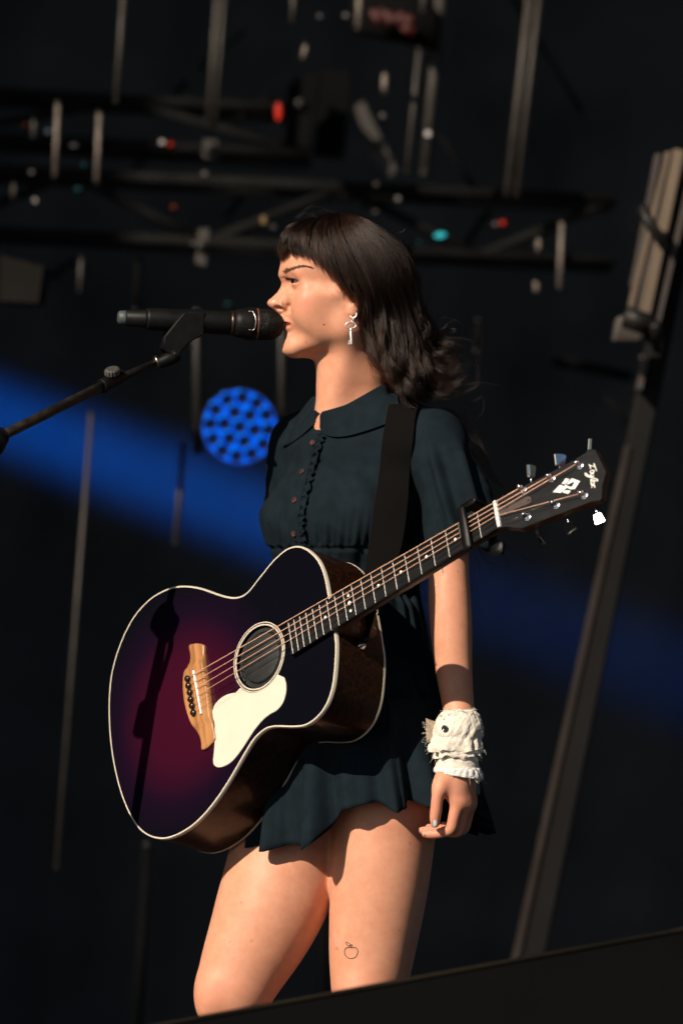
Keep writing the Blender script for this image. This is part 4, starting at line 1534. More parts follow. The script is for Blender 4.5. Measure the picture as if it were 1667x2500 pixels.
# capo
cu0 = gpx(*z5(648, 442), .016); cu1 = gpx(*z5(690, 680), .016)
ca = (cu0 + cu1) / 2; cd = unit(cu1 - cu0); chl = np.linalg.norm(cu1 - cu0) / 2
DA = GA * cd[0] + GB * cd[1]; DC = GA * -cd[1] + GB * cd[0]
if DC @ GA < 0: DC = -DC
capo = empty('capo', GP(*ca, .014), 'black clamp capo squeezed across the strings near the nut', 'capo')
smooth_angle(MB().box(GP(*ca, .0172) + DC * .004, DA * chl, DC * .0075, GN * .0050, bev=.0026).build('bar', M_BLACK, capo), 40)
MB().box(GP(*ca, .0115) + DC * .003, DA * (chl - .004), DC * .005, GN * .0010, bev=.0005).build('pad', M_RUBBER, capo)
MB().box(GP(*ca, .0222) - DC * .0022 + DA * .002, DA * chl * .30, DC * .0009, GN * .0003).build('worn_patch', mat('worn_grey', (.10, .10, .10), rough=.5, noise=.7, nscale=200), capo)
top = GP(*cu0, .006) + GB * .002
mb = MB().box(top + DC * .014, GB * .0050, DC * .0170, GN * .0100, bev=.003)
mb.box(GP(*cu0, -.016) + GB * .004 + GA * .014, GB * .0040, DC * .012, GN * .016, bev=.002)
smooth_angle(mb.build('jaw', M_BLACK, capo), 40)
mb = MB().tube(np.array([GP(ca[0] + .010, .026, -.030), GP(ca[0] + .012, .0, -.034), GP(ca[0] + .014, -.030, -.028)]), .006, n=10)
mb.box(GP(ca[0] + .030, -.034, -.020), GA * .012 - GB * .004, GB * .010 + GA * .003, GN * .006, bev=.003)
smooth_angle(mb.build('clamp_arm', M_BLACK, capo), 40)
# ------------------------------------------------------------------ strap, cuff, earring, nose ring
strap = empty('guitar_strap', Q(940, 1300, -.02), 'plain black webbing strap over her shoulder holding the guitar', 'guitar strap')
Ls = [z3(*p) for p in [(866, 225), (855, 290), (835, 420), (805, 640), (770, 860), (737, 1120)]]
Rs = [z3(*p) for p in [(1034, 235), (1024, 290), (1012, 430), (994, 600), (970, 780), (928, 1050)]]
pl, nl, k1 = on_dress(Ls, .0035); pr, nr, k2 = on_dress(Rs, .0035)
hbw = hb - GB * .002
tgt = [(882, 1440, hb[1] - .015), (950, 1425, hb[1] - .005)]
lft = [p for p in pl]; rgt = [p for p in pr]
for i, t in ((4, .35), (5, .8)):
    lft[i] = Q(*Ls[i], lft[i][1] * (1 - t) + (hb[1] - .01) * t); rgt[i] = Q(*Rs[i], min(rgt[i][1], 1) * (1 - t) + (hb[1]) * t)
lft += [Q(878, 1450, hb[1] - .004), hb + GA * .004 + GB * .012]
rgt += [Q(928, 1462, hb[1] + .004), hb + GA * .022 - GB * .004]
pre_l = [Q(800, 1500, .285), Q(880, 1300, .275), Q(935, 1120, .225), Q(948, 1010, .14), Q(950, 985, .085)]
pre_r = [Q(800, 1560, .285), Q(930, 1370, .275), Q(1005, 1130, .19), Q(1022, 1010, .105), Q(1022, 992, .06)]
A_ = spline(np.array(pre_l + lft), 90); B_ = spline(np.array(pre_r + rgt), 90)
C_ = (A_ + B_) / 2
tn_ = np.gradient(C_, axis=0); nn_ = np.cross(B_ - A_, tn_); nn_ /= np.linalg.norm(nn_, axis=1)[:, None]
if nn_[40][1] > 0: nn_ = -nn_
th_ = .0028
front = np.array([A_ + nn_ * .0, A_ + nn_ * th_, A_ * .94 + B_ * .06 + nn_ * (th_ + .0006), C_ + nn_ * (th_ + .0003), A_ * .06 + B_ * .94 + nn_ * (th_ + .0006), B_ + nn_ * th_, B_, C_])
smooth_angle(fix_normals(MB().grid(front, closeu=True).build('webbing', M_STRAP, strap)), 50)
MB().box(hb + GA * .010 + GB * .004, GA * .014, GB * .012, GN * .0018, bev=.001).build('leather_end', M_BLACK, strap)
mb = MB()
for k in range(14):
    mb.box(Q(905 + rng.random() * 26, 1462 + rng.random() * 46, hb[1] - .006), (.0012, 0, 0), (0, .0012, 0), (0, 0, .0012), bev=.0004)
mb.build('buckle', M_BLACKM, strap)

# lace cuff
M_LACE = mat('cream_cotton', (.70, .645, .55), rough=.9, noise=.12, nscale=160, bump=.0006, bscale=520, sheen=.3)
M_TULLE = mat('beige_tulle', (.34, .27, .19), rough=.9, noise=.3, nscale=200, bump=.001, bscale=500)
cuff = empty('lace_cuff', Q(1120, 1890, -.07), 'frayed cream lace cuff with a dark button round her wrist', 'cuff')


def nz3(p, f, seed, oc=4):
    r = np.random.default_rng(seed); o = 0; am = 1
    for k in range(oc):
        for _ in range(3):
            w = r.normal(size=3); w /= np.linalg.norm(w)
            o = o + am * np.sin(p @ w * f * (1.9 ** k) + r.random() * 6.28) / 3
        am *= .6
    return o


def cuff_band(name, rowsz, mt, amp, f, seed, pleat=0, pamp=0, n=150, tilt=0):
    """rowsz: [(y, centre x, half width x, depth offset)] zoom pixels"""
    a = np.linspace(0, 2 * np.pi, n, endpoint=False)
    R = spline(np.array(rowsz, float), 30)
    P = []
    for j, (y, cx, hw, dd) in enumerate(R):
        c = hzp(cx, y, dd); hw = hw / 8057
        r_ = np.stack([np.cos(a) * hw, -np.sin(a) * hw * .86, 0 * a], 1)
        t = j / 29
        if pleat:
            ph = a + .25 * np.sin(a * 3 + seed)
            r_ = r_ * (1 + pamp * t * np.sign(np.sin(ph * pleat)) * np.abs(np.sin(ph * pleat)) ** .5)[:, None]
            r_[:, 2] += .0022 * t * np.sin(a * 5 + seed) + .0012 * t * np.sin(a * 13)
        p = c + r_
        p[:, 2] -= tilt * t * np.cos(a)
        d = nz3(p * 1.0, f, seed) * amp
        p = p + np.stack([np.cos(a), -np.sin(a), .35 * np.sin(a * 7 + j)], 1) * d[:, None]
        P.append(p)
    P = np.array(P)
    o = MB().grid(P, closev=True).build(name, mt, cuff)
    so = o.modifiers.new('cloth_thickness', 'SOLIDIFY'); so.thickness = .0016; so.offset = 0
    return P


b1 = cuff_band('lower_band', [(900, 875, 225, 0), (1000, 885, 240, 0), (1120, 870, 258, 0), (1210, 868, 275, 0)], M_LACE, .0006, 500, 3, tilt=.004)
b2 = cuff_band('rolled_edge', [(1165, 868, 262, 0), (1190, 872, 290, 0), (1240, 880, 300, 0), (1268, 888, 298, 0), (1266, 888, 278, 0)], mat('white_edging', (.70, .68, .65), rough=.85, bump=.0008, bscale=500), .0010, 700, 5, tilt=.007)
b3 = cuff_band('upper_puff', [(440, 900, 170, 0), (480, 895, 225, 0), (560, 885, 275, 0), (660, 880, 305, 0), (760, 872, 305, 0), (840, 865, 262, 0)], M_LACE, .0016, 300, 11)
b4 = cuff_band('pleated_frill', [(745, 868, 296, 0), (820, 858, 312, 0), (900, 850, 322, 0), (955, 850, 318, 0)], M_LACE, .0008, 500, 17, pleat=11, pamp=.11)
b5 = cuff_band('pleated_frill', [(860, 865, 262, 0), (930, 870, 290, 0), (1000, 872, 298, 0), (1030, 872, 292, 0)], M_LACE, .0009, 500, 23, pleat=7, pamp=.08)
# crumpled lace along the top edge and the outer side
mb = MB()
for k in range(64):
    a = rng.uniform(-.15, 2.9)
    y = 440 + 70 * abs(math.cos(a)) + abs(rng.normal(0, 26)) if k < 34 else rng.uniform(480, 760)
    if k >= 34: a = rng.uniform(-.3, .75)
    R_ = float(np.interp(y, [440, 480, 560, 660, 760], [170, 225, 275, 305, 305]))
    c = hzp(885 + R_ * math.cos(a), y, -math.sin(a) * R_ * .86 / 8.057)
    nrm = np.array([math.cos(a), -math.sin(a), .35])
    u = unit(np.cross(nrm, rng.normal(size=3))); w = np.cross(nrm, u)
    r = rng.uniform(.0022, .0046)
    t = np.linspace(0, 2 * np.pi, 11)
    rim = c + nrm * (.0012 + .0012 * np.sin(t * 3 + k))[:, None] + r * (np.cos(t)[:, None] * u + .6 * np.sin(t)[:, None] * w) * (1 + .25 * np.sin(5 * t + k))[:, None]
    mb.grid(np.array([np.tile(c, (11, 1)), (rim + c) / 2 + nrm * .0008, rim]))
o = mb.build('lace_petals', M_LACE, cuff); o['kind'] = 'stuff'
# tulle flap standing off towards the thigh
fl = []
for j, t in enumerate(np.linspace(0, 1, 10)):
    row = []
    for s_ in np.linspace(0, 1, 12):
        x = 640 - 175 * s_ + 20 * math.sin(s_ * 9) * t; y = 600 + 270 * t - 40 * s_ * (1 - t) - 20 * s_
        row.append(hzp(x, y, -6 + 8 * s_ + 3 * math.sin(t * 9 + s_ * 4)))
    fl.append(row)
o = MB().grid(np.array(fl)).build('tulle_flap', M_TULLE, cuff)
so = o.modifiers.new('cloth_thickness', 'SOLIDIFY'); so.thickness = .0012
cb = hzp(706, 670, -31)
MB().lathe(cb, unit([-.45, -.85, .1]), [(-.002, .0050), (.0012, .0052), (.0022, .0044), (.0014, .0030), (.0012, .0002)], n=16).build('button', mat('black_shell', (.012, .016, .014), rough=.12, coat=.5), cuff)
ps, rs = [], []
for P, cnt, up_ in ((b2[-1], 34, -1), (b4[-1], 44, -1), (b5[-1], 34, -1), (b3[0], 34, 1)):
    for _ in range(cnt):
        i = rng.integers(0, len(P)); c = P[i]; q = c - P.mean(0); q[2] = 0; q = unit(q)
        L = rng.uniform(.003, .009)
        d = unit(q * rng.uniform(.3, 1) + np.array([0, 0, up_ * rng.uniform(.2, 1)]) + rng.normal(0, .4, 3))
        b_ = rng.normal(0, .6, 3)
        ps.append(np.array([c, c + d * L * .4 + b_ * L * .30, c + d * L * .6 - b_ * L * .05, c + d * L * .75 - b_ * L * .55])); rs.append(np.full(4, .00014))
for _ in range(50):
    c = hzp(rng.uniform(450, 560), rng.uniform(590, 880), rng.uniform(-10, 4)); d = unit([-1, rng.normal(0, .3), rng.normal(-.2, .8)]); L = rng.uniform(.003, .008); b_ = rng.normal(0, .5, 3)
    ps.append(np.array([c, c + d * L * .5 + b_ * L * .35, c + d * L * .8 - b_ * L * .4])); rs.append(np.full(3, .00013))
strands('frayed_threads', ps, rs, M_LACE, cuff)

# earring
ear = empty('key_earring', H(-2, 80, -85), 'silver key shaped earring hanging from a small hoop on her ear', 'earring')
ez = lambda zx, zy, L=76: H((1290 - zx) / 9.2965 + L * .122, L, (760 - zy) / 9.2965)
M_SILV = mat('antique_silver', (.78, .77, .74), rough=.42, metal=.75, noise=.25, nscale=300)
t = np.linspace(0, 2 * np.pi, 33)
MB().tube(np.array([ez(1340 + 48 * math.cos(x), 1040 + 52 * math.sin(x), 74 + 5 * math.sin(x * 1.0 + .8)) for x in t]), .0016, n=8, cap=False).build('hoop', M_SILV, ear)
MB().tube(np.array([ez(1325 + 16 * math.cos(x), 1122 + 24 * math.sin(x), 79 + 1.5 * math.cos(x)) for x in t]), .0006, n=6, cap=False).build('link', M_SILV, ear)
mb = MB()
P = []
for x in t[:-1]:
    ring = []
    for q in np.linspace(0, 2 * np.pi, 9)[:-1]:
        rr = 1 + .17 * math.cos(q)
        ring.append(ez(1304 + 76 * math.cos(x) * rr, 1203 + 46 * math.sin(x) * (1 + .26 * math.cos(q)), 80 + 1.3 * math.sin(q)))
    P.append(ring)
mb.grid(np.array(P), closeu=True, closev=True)
bow = fix_normals(mb.build('key', M_SILV, ear))
mb = MB()
mb.lathe(ez(1301, 1250, 80), ez(1314, 1490, 80) - ez(1301, 1250, 80), [(0, .0016), (.002, .0022), (.003, .0014), (.005, .0016), (.006, .0021), (.0245, .0021), (.0258, .0010)], n=14)
mb.box(ez(1284, 1474, 80), HF * .0026, HL * .0007, HU * .0014, bev=.0003)
mb.box(ez(1288, 1430, 80), HF * .0020, HL * .0007, HU * .0011, bev=.0003)
mb.box(ez(1275, 1452, 80), HF * .0010, HL * .0007, HU * .0016, bev=.0003)
smooth_angle(mb.build('shank', M_SILV, ear))
for zx, zy, L in ((1278, 640, 80),):
    MB().lathe(ez(zx, zy, L), HL, [(-.002, .0012), (.001, .0026), (.0022, .0022), (.0028, .0004)], n=12).build('ear_stud', M_SILV, ear)
nr = [on_skin(np.array([(1290 - 249) / 9.2965 + 1.5]), np.array([(760 - 862) / 9.2965]), 1, 0)[0]]
t = np.linspace(0, 2 * np.pi, 25)
nro = MB().tube(np.array([nr[0] + HU * .0042 * math.cos(x) + HL * (.0012 + .0030 * math.sin(x)) for x in t]), .00045, n=6, cap=False).build('nose_ring', M_SILV, None)
tag(nro, 'thin dark metal ring through the side of her nose', 'nose ring')
# ------------------------------------------------------------------ microphone and stand
zm = lambda x, y: (280 + x / 3.5636, 700 + y / 3.5636)
MT = Q(*zm(40, 268), .015); MH = Q(*zm(1462, 337), .062)
MAX = unit(MH - MT); ML = np.linalg.norm(MH - MT)
mic = empty('microphone', (MT + MH) / 2, 'black handheld wireless microphone at her lips, held in a clip', 'microphone')
fx = lambda x: (x - 40) / 1435 * ML
rr = lambda r: r / 5493.0
M_MICB = mat('mic_soft_black', (.0042, .0042, .0043), rough=.5, spec=.2, noise=.25, nscale=70)
M_CAPG = mat('grey_antenna_cap', (.045, .056, .058), rough=.55, noise=.2, nscale=120)
UPA = unit(np.cross(MAX, [0, 1, 0]))
if UPA[2] < 0: UPA = -UPA
MB().lathe(MT, MAX, [(fx(25), rr(8)), (fx(28), rr(40)), (fx(40), rr(58)), (fx(85), rr(64)), (fx(100), rr(66))], n=32).build('antenna_cap', M_CAPG, mic)
MB().lathe(MT, MAX, [(fx(98), rr(62)), (fx(105), rr(70)), (fx(255), rr(76)), (fx(262), rr(80)), (fx(275), rr(81)), (fx(278), rr(76))], n=32).build('end_tube', M_MICB, mic)
MB().lathe(MT, MAX, [(fx(274), rr(70)), (fx(278), rr(92)), (fx(300), rr(98)), (fx(560), rr(100)), (fx(780), rr(104)), (fx(1000), rr(106)), (fx(1012), rr(104))], n=40).build('handle', M_MICB, mic)
MB().lathe(MT, MAX, [(fx(1008), rr(90)), (fx(1012), rr(108)), (fx(1030), rr(110)), (fx(1042), rr(108)), (fx(1046), rr(96))], n=40).build('collar_ring', mat('dark_bronze_ring', (.08, .06, .045), rough=.35, metal=.9), mic)
MB().lathe(MT, MAX, [(fx(1042), rr(90)), (fx(1046), rr(112)), (fx(1090), rr(126)), (fx(1180), rr(147)), (fx(1225), rr(146)), (fx(1240), rr(138))], n=48).build('head_shell', M_MICB, mic)
MB().lathe(MT, MAX, [(fx(1236), rr(120)), (fx(1238), rr(141)), (fx(1250), rr(141)), (fx(1254), rr(120))], n=48).build('band', mat('red_brown_band', (.14, .055, .035), rough=.4), mic)
# woven grille
M_GRILL = bpy.data.materials.new('black_wire_mesh'); M_GRILL.use_nodes = True
_n = M_GRILL.node_tree; _b = _n.nodes['Principled BSDF']; _b.inputs['Base Color'].default_value = (.007, .007, .007, 1); _b.inputs['Roughness'].default_value = .4; _b.inputs['Metallic'].default_value = .5
_tc = _n.nodes.new('ShaderNodeTexCoord'); _vo = _n.nodes.new('ShaderNodeTexVoronoi'); _vo.inputs['Scale'].default_value = 520; _vo.inputs['Randomness'].default_value = .25
_n.links.new(_tc.outputs['Object'], _vo.inputs['Vector']); _bp = _n.nodes.new('ShaderNodeBump'); _bp.inputs['Distance'].default_value = .0012; _bp.invert = True
_n.links.new(_vo.outputs['Distance'], _bp.inputs['Height']); _n.links.new(_bp.outputs[0], _b.inputs['Normal'])
grl = MB().lathe(MT, MAX, [(fx(1250), rr(120)), (fx(1254), rr(136)), (fx(1330), rr(134)), (fx(1385), rr(126)), (fx(1425), rr(110)), (fx(1455), rr(84)), (fx(1470), rr(56)), (fx(1477), rr(4))], n=56).build('grille', M_GRILL, mic)
mb = MB()
t = np.linspace(0, 2 * np.pi, 44)
for q in np.linspace(0, 1, 15)[1:]:
    x = 1254 + 195 * q
    r = np.interp(x, [1254, 1330, 1385, 1425, 1455], [136, 134, 126, 110, 84])
    pts = MT + MAX * fx(x) + rr(r + 1) * (np.cos(t)[:, None] * UPA + np.sin(t)[:, None] * np.cross(MAX, UPA))
    mb.tube(pts, .0003, n=4, cap=False)
for q in np.linspace(0, 2 * np.pi, 61)[:-1]:
    xs_ = np.array([1254, 1330, 1385, 1425, 1455, 1470])
    rs_ = np.array([136, 134, 126, 110, 84, 56]) + 1
    mb.tube(np.array([MT + MAX * fx(x) + rr(r) * (math.cos(q + (x - 1254) * .0009) * UPA + math.sin(q + (x - 1254) * .0009) * np.cross(MAX, UPA)) for x, r in zip(xs_, rs_)]), .0003, n=4, cap=False)
mb.build('wire_mesh', M_BLACKM, mic)


def on_mic(x, y, extra=0.0):
    """point of the side of the head shell nearest the camera"""
    r0 = rr(np.interp(x, [1046, 1090, 1180, 1225], [112, 126, 147, 146])) + extra
    h = -(y - (268 + (x - 40) * 70 / 1435)) / 5493.0
    h = np.clip(h, -r0, r0)
    fw_ = unit(np.cross(UPA, MAX))
    if fw_[1] > 0: fw_ = -fw_
    return MT + MAX * fx(x) + UPA * h + fw_ * math.sqrt(max(r0 * r0 - h * h, 0))


win = spline([(1090, 232), (1140, 222), (1182, 216), (1200, 240), (1214, 300), (1208, 360), (1192, 382), (1150, 376), (1104, 366), (1092, 300)], 60, closed=True)
MB().tube(np.array([on_mic(x, y, .0004) for x, y in win[8:42]]), .0009, n=6).build('window_rim', M_STEEL, mic)
mb = MB()
for i in range(7):
    for j in range(9):
        x = 1100 + i * 14 + (j % 2) * 7; y = 240 + j * 14.5
        if x < 1192:
            mb.box(on_mic(x, y, .0002), MAX * .0006, UPA * .0009, np.cross(MAX, UPA) * .0006, bev=.0002)
mb.build('vent_beads', M_BLACKM, mic)

stand = empty('microphone_stand', Q(-150, 2950, -.3), 'black boom microphone stand reaching in from the left, scuffed paint', 'microphone stand')
FWm = unit(np.cross(UPA, MAX)); FWm = FWm if FWm[1] < 0 else -FWm
cpt = lambda x, y: np.array([(x - 40) / 1435 * ML, -(y - (268 + (x - 40) * 70 / 1435)) / 5493.0])
poly_ = [cpt(*p) for p in [(580, 240), (600, 228), (760, 222), (772, 235), (772, 420), (735, 440), (680, 470), (640, 500), (600, 545), (560, 600), (470, 590), (420, 540), (425, 440), (470, 380), (530, 300)]]
smooth_angle(MB().prism(poly_, MT - FWm * .0205, MAX, UPA, FWm, 0, .0405, .002).build('mic_clip', M_BLACK, stand), 40)
P0 = Q(*zm(610, 585), .02); P1 = Q(*zm(380, 650), .018)
jd = unit(Q(*zm(120, 770), .01) - Q(*zm(560, 590), .02))
mb = MB().lathe(Q(*zm(545, 600), .02), jd, [(-.004, .008), (0, .0105), (.018, .0112), (.026, .0098), (.033, .0098), (.034, .006)], n=24)
smooth_angle(mb.build('swivel_joint', M_BLACK, stand), 40)
MB().lathe(Q(*zm(515, 572), -.002), [0, -1, 0], [(-.004, .0035), (.0015, .0035), (.002, .0028), (.001, .002)], n=16).build('bolt', M_BLACKM, stand)
MB().lathe(Q(*zm(385, 648), .018), jd, [(0, .0098), (.0015, .0112), (.004, .0112), (.0055, .0095), (.0075, .0082)], n=24).build('ferrule', mat('worn_brass_ring', (.30, .24, .18), rough=.3, metal=1.0, noise=.4, nscale=300), stand)
zb = lambda x, y: (x / 2.1778, 700 + y / 2.1778)
B0 = Q(*zm(385, 648), .018); B1 = None; B2 = None
UPV = R3.T @ np.array([0, 0, 1.0])
KG = GP(*gpx(*z4(338, 490)), 0)
pxy = lambda p: (833.5 + p[0] * S * D / (D + p[1]), 1250 - p[2] * S * D / (D + p[1]))
lo_t, hi_t = .05, 1.6
for _ in range(40):
    mt = (lo_t + hi_t) / 2; x_, y_ = pxy(KG + SUN_V * mt)
    if y_ > 1067 - .482 * x_: lo_t = mt
    else: hi_t = mt
KN = KG + SUN_V * mt          # the knuckle on top of the upright, outside the picture
_f = (590 / 2.1778 + 0) ; _xk = pxy(KN)[0]
yb = lambda x: .018 + (KN[1] - .018) * (385.7 - x) / (385.7 - _xk)
B2 = Q(0, 1067, yb(0))
B1 = Q(271, 932, yb(271)); bdir = unit(B2 - B1)
MB().tube([B0, B1], .0058, n=16).build('boom_rod', M_BLACKM, stand)
smooth_angle(MB().lathe(B1 - bdir * .030, bdir, [(0, .006), (.001, .0095), (.020, .0105), (.040, .0110), (.044, .0120), (.050, .0120), (.052, .0105)], n=24).build('boom_clutch', M_BLACK, stand), 40)
kd = unit(np.array([.05, -.45, 1.0]) - bdir * (np.array([.05, -.45, 1.0]) @ bdir))
kb = B1 - bdir * .004 + kd * .008
MB().lathe(kb, kd, [(0, .0035), (.004, .0035)], n=12).build('thumb_screw_stem', M_STEEL, stand)
a_ = np.linspace(0, 2 * np.pi, 48, endpoint=False)
ku = unit(np.cross(kd, bdir)); kw = np.cross(kd, ku)
kn = [.0105 * (1 + .06 * math.cos(16 * x)) * np.array([math.cos(x) * 1.25, math.sin(x)]) for x in a_]
smooth_angle(MB().prism(kn, kb, bdir, ku, kd, .004, .0135, .002).build('thumb_knob', mat('knurled_grey_knob', (.055, .052, .048), rough=.5, noise=.4, nscale=300), stand), 40)
# rest of the boom, the knuckle, the upright and its legs, outside the picture
MB().tube([B1 + bdir * .02, B2, KN, KN + bdir * .16], .0080, n=20).build('boom_tube', mat('scuffed_black_tube', (.010, .0095, .0085), rough=.45, spec=.4, col2=(.045, .036, .028), nscale=55), stand)
smooth_angle(MB().lathe(B2 - bdir * .008, bdir, [(0, .010), (.003, .0150), (.04, .0155), (.045, .012)], n=20).build('boom_clutch', M_BLACK, stand), 40)
MB().lathe(KN + bdir * .15, bdir, [(0, .010), (.004, .020), (.05, .020), (.056, .010)], n=20).build('counterweight', M_BLACK, stand)
smooth_angle(MB().lathe(KN + np.array([0, .028, 0]), [0, -1, 0], [(0, .02), (.004, .025), (.05, .025), (.056, .018)], n=20).build('knuckle', M_BLACK, stand), 40)
tl = unit(np.array([-.45, -.2, -.7]))
MB().tube([KN + np.array([0, -.03, 0]), KN + np.array([0, -.045, 0]) + tl * .02, KN + np.array([0, -.05, 0]) + tl * .085], .0065, n=10).build('wing_handle', M_BLACK, stand)
hgt = (W(KN)[2] - 1.4)
MB().tube([KN, KN - UPV * .55], .0105, n=16).build('upright', M_BLACKM, stand)
MB().tube([KN - UPV * .5, KN - UPV * (hgt - .12)], .0150, n=16).build('outer_upright', M_BLACKM, stand)
smooth_angle(MB().lathe(KN - UPV * .5, UPV, [(-.05, .017), (-.045, .021), (.03, .021), (.035, .014)], n=20).build('height_clutch', M_BLACK, stand), 40)
for k in range(3):
    a = k * 2.094 + .5; dd = R3.T @ np.array([math.cos(a), math.sin(a), 0])
    MB().tube([KN - UPV * (hgt - .14), KN - UPV * (hgt - .10) + dd * .08, KN - UPV * (hgt - .012) + dd * .34], .0085, n=10).build('leg', M_BLACKM, stand)
# ------------------------------------------------------------------ hair
hv = SDF()
hv.ell(H(12, 0, 56), mm(101, 84, 80), k=.02, rot=HM)
hv.ell(H(86, 0, 88), mm(28, 50, 28), k=.03, rot=HM)
hv.ell(H(-18, 0, 20), mm(82, 88, 80), k=.03, rot=HM)
hv.cap(H(-45, 0, 20), Q(965, 800, .10), .068, .056, k=.04)
hv.cap(Q(965, 800, .10), Q(1000, 930, .06), .056, .042, k=.04)
hv.cap(Q(930, 830, .04), Q(985, 985, .03), .034, .024, k=.03)
hb_ = SDF(); hb_.ops = list(hv.ops)
core = SDF()
core.ell(H(12, 0, 56), mm(94, 77, 73), k=.02, rot=HM)
core.ell(H(82, 0, 95), mm(20, 38, 15), k=.03, rot=HM)
core.ell(H(-20, 0, 22), mm(74, 79, 72), k=.03, rot=HM)
core.cap(H(-48, 0, 15), Q(968, 800, .10), .058, .044, k=.04)
core.cap(Q(968, 800, .10), Q(1000, 915, .075), .044, .022, k=.04)
core.ell(H(160, 0, -140), mm(224, 224, 224), k=.006, mode='s', rot=HM)
core.ell(H(150, 0, 30), mm(66, 100, 66), k=.006, mode='s', rot=HM)
hxs = spaced([(-.17, .20, .004)]); hys = spaced([(-.06, .22, .004)]); hzs = spaced([(_z(1000), _z(490), .004)])
cv, cf = nets(core, hxs, hys, hzs)
cv = relax(cv, cf, 3, .5)
M_SCALP = mat('dark_hair_mass', (.005, .003, .002), rough=.75, spec=.15)
hair = mesh('hair', cv, cf, M_SCALP, person)

hzc = lambda p: (600 + p[0] / 2.4123, 480 + p[1] / 2.4123)
GUIDES = [
    [(300, 150), (240, 185), (208, 250), (204, 330), (213, 424)],
    [(340, 138), (275, 182), (238, 245), (232, 310), (228, 388)],
    [(380, 128), (312, 180), (280, 240), (274, 300), (285, 352)],
    [(420, 118), (350, 175), (322, 240), (322, 310), (338, 372)],
    [(450, 112), (390, 180), (370, 250), (385, 330), (432, 425)],
    [(480, 106), (430, 180), (420, 260), (445, 360), (512, 482)],
    [(500, 102), (460, 180), (460, 270), (495, 390), (560, 520), (606, 588)],
    [(515, 98), (490, 180), (500, 280), (540, 400), (596, 525), (640, 610), (640, 668)],
    [(530, 96), (520, 180), (545, 290), (600, 420), (655, 560), (680, 690), (690, 800), (705, 900)],
    [(540, 94), (550, 180), (590, 300), (660, 430), (712, 580), (732, 720), (735, 860), (745, 980), (770, 1100)],
    [(560, 94), (590, 180), (650, 300), (730, 440), (785, 600), (805, 760), (815, 900), (830, 1050), (850, 1200)],
    [(580, 94), (630, 180), (710, 300), (790, 440), (848, 600), (875, 760), (895, 900), (920, 1060), (945, 1200), (975, 1290)],
    [(600, 96), (670, 185), (760, 300), (840, 440), (900, 600), (938, 770), (970, 900), (1005, 1040), (1050, 1160), (1130, 1235)],
    [(630, 102), (710, 188), (800, 300), (880, 440), (940, 600), (982, 750), (1025, 870), (1065, 990), (1120, 1110), (1215, 1180), (1310, 1150)],
    [(660, 112), (750, 188), (850, 290), (930, 420), (980, 580), (1015, 720), (1060, 830), (1100, 930), (1155, 1040), (1235, 1130), (1350, 1105)],
    [(700, 128), (800, 200), (890, 290), (960, 410), (1003, 560), (1030, 690), (1070, 780), (1105, 870), (1150, 960), (1200, 1050), (1260, 1090)],
    [(740, 150), (850, 222), (942, 312), (995, 450), (1025, 600), (1050, 700), (1080, 780), (1110, 850), (1135, 920)],
]
GUIDES_B = [list(g) for g in GUIDES]
GUIDES_B[7] = [(515, 98), (490, 180), (500, 280), (545, 405), (606, 530), (640, 620), (680, 700), (720, 790)]
GUIDES_B[8] = [(530, 96), (520, 180), (545, 290), (600, 420), (660, 560), (685, 690), (690, 800), (712, 900), (755, 1000), (820, 1075), (890, 1110)]
GUIDES_B[9] = [(540, 94), (550, 180), (590, 300), (660, 430), (725, 580), (752, 720), (750, 860), (790, 980), (860, 1080), (950, 1150), (1030, 1170)]
GUIDES_B[10] = [(560, 94), (590, 180), (650, 300), (730, 440), (800, 600), (835, 760), (840, 900), (885, 1040), (960, 1140), (1060, 1190), (1150, 1190)]
GUIDES_B[11] = [(580, 94), (630, 180), (710, 300), (790, 440), (860, 600), (905, 760), (930, 900), (980, 1030), (1060, 1120), (1160, 1165), (1260, 1140)]
GUIDES_B[12] = [(600, 96), (670, 185), (760, 300), (840, 440), (905, 600), (960, 760), (1000, 880), (1050, 980), (1120, 1070), (1220, 1110), (1330, 1060)]
GUIDES_B[13] = [(630, 102), (710, 188), (800, 300), (880, 440), (945, 600), (1000, 740), (1060, 820), (1130, 880), (1210, 920), (1300, 900)]
GUIDES_B[14] = [(660, 112), (750, 188), (850, 290), (930, 420), (985, 580), (1030, 700), (1080, 760), (1150, 780), (1230, 770), (1300, 790)]
GUIDES_B[15] = [(700, 128), (800, 200), (890, 290), (960, 410), (1005, 560), (1035, 680), (1075, 740), (1130, 735), (1190, 720)]
GN_ = 30
GS_ = np.array([spline(g, GN_) for g in GUIDES]); GSB = np.array([spline(g, GN_) for g in GUIDES_B])


def guide(t, b):
    """interpolated path for the family parameter t, between the hanging (b=0) and the windblown (b=1) set"""
    i = np.minimum(np.floor(t).astype(int), len(GUIDES) - 2); f = (t - i)[:, None, None]; b = b[:, None, None]
    return (GS_[i] * (1 - f) + GS_[i + 1] * f) * (1 - b) + (GSB[i] * (1 - f) + GSB[i + 1] * f) * b


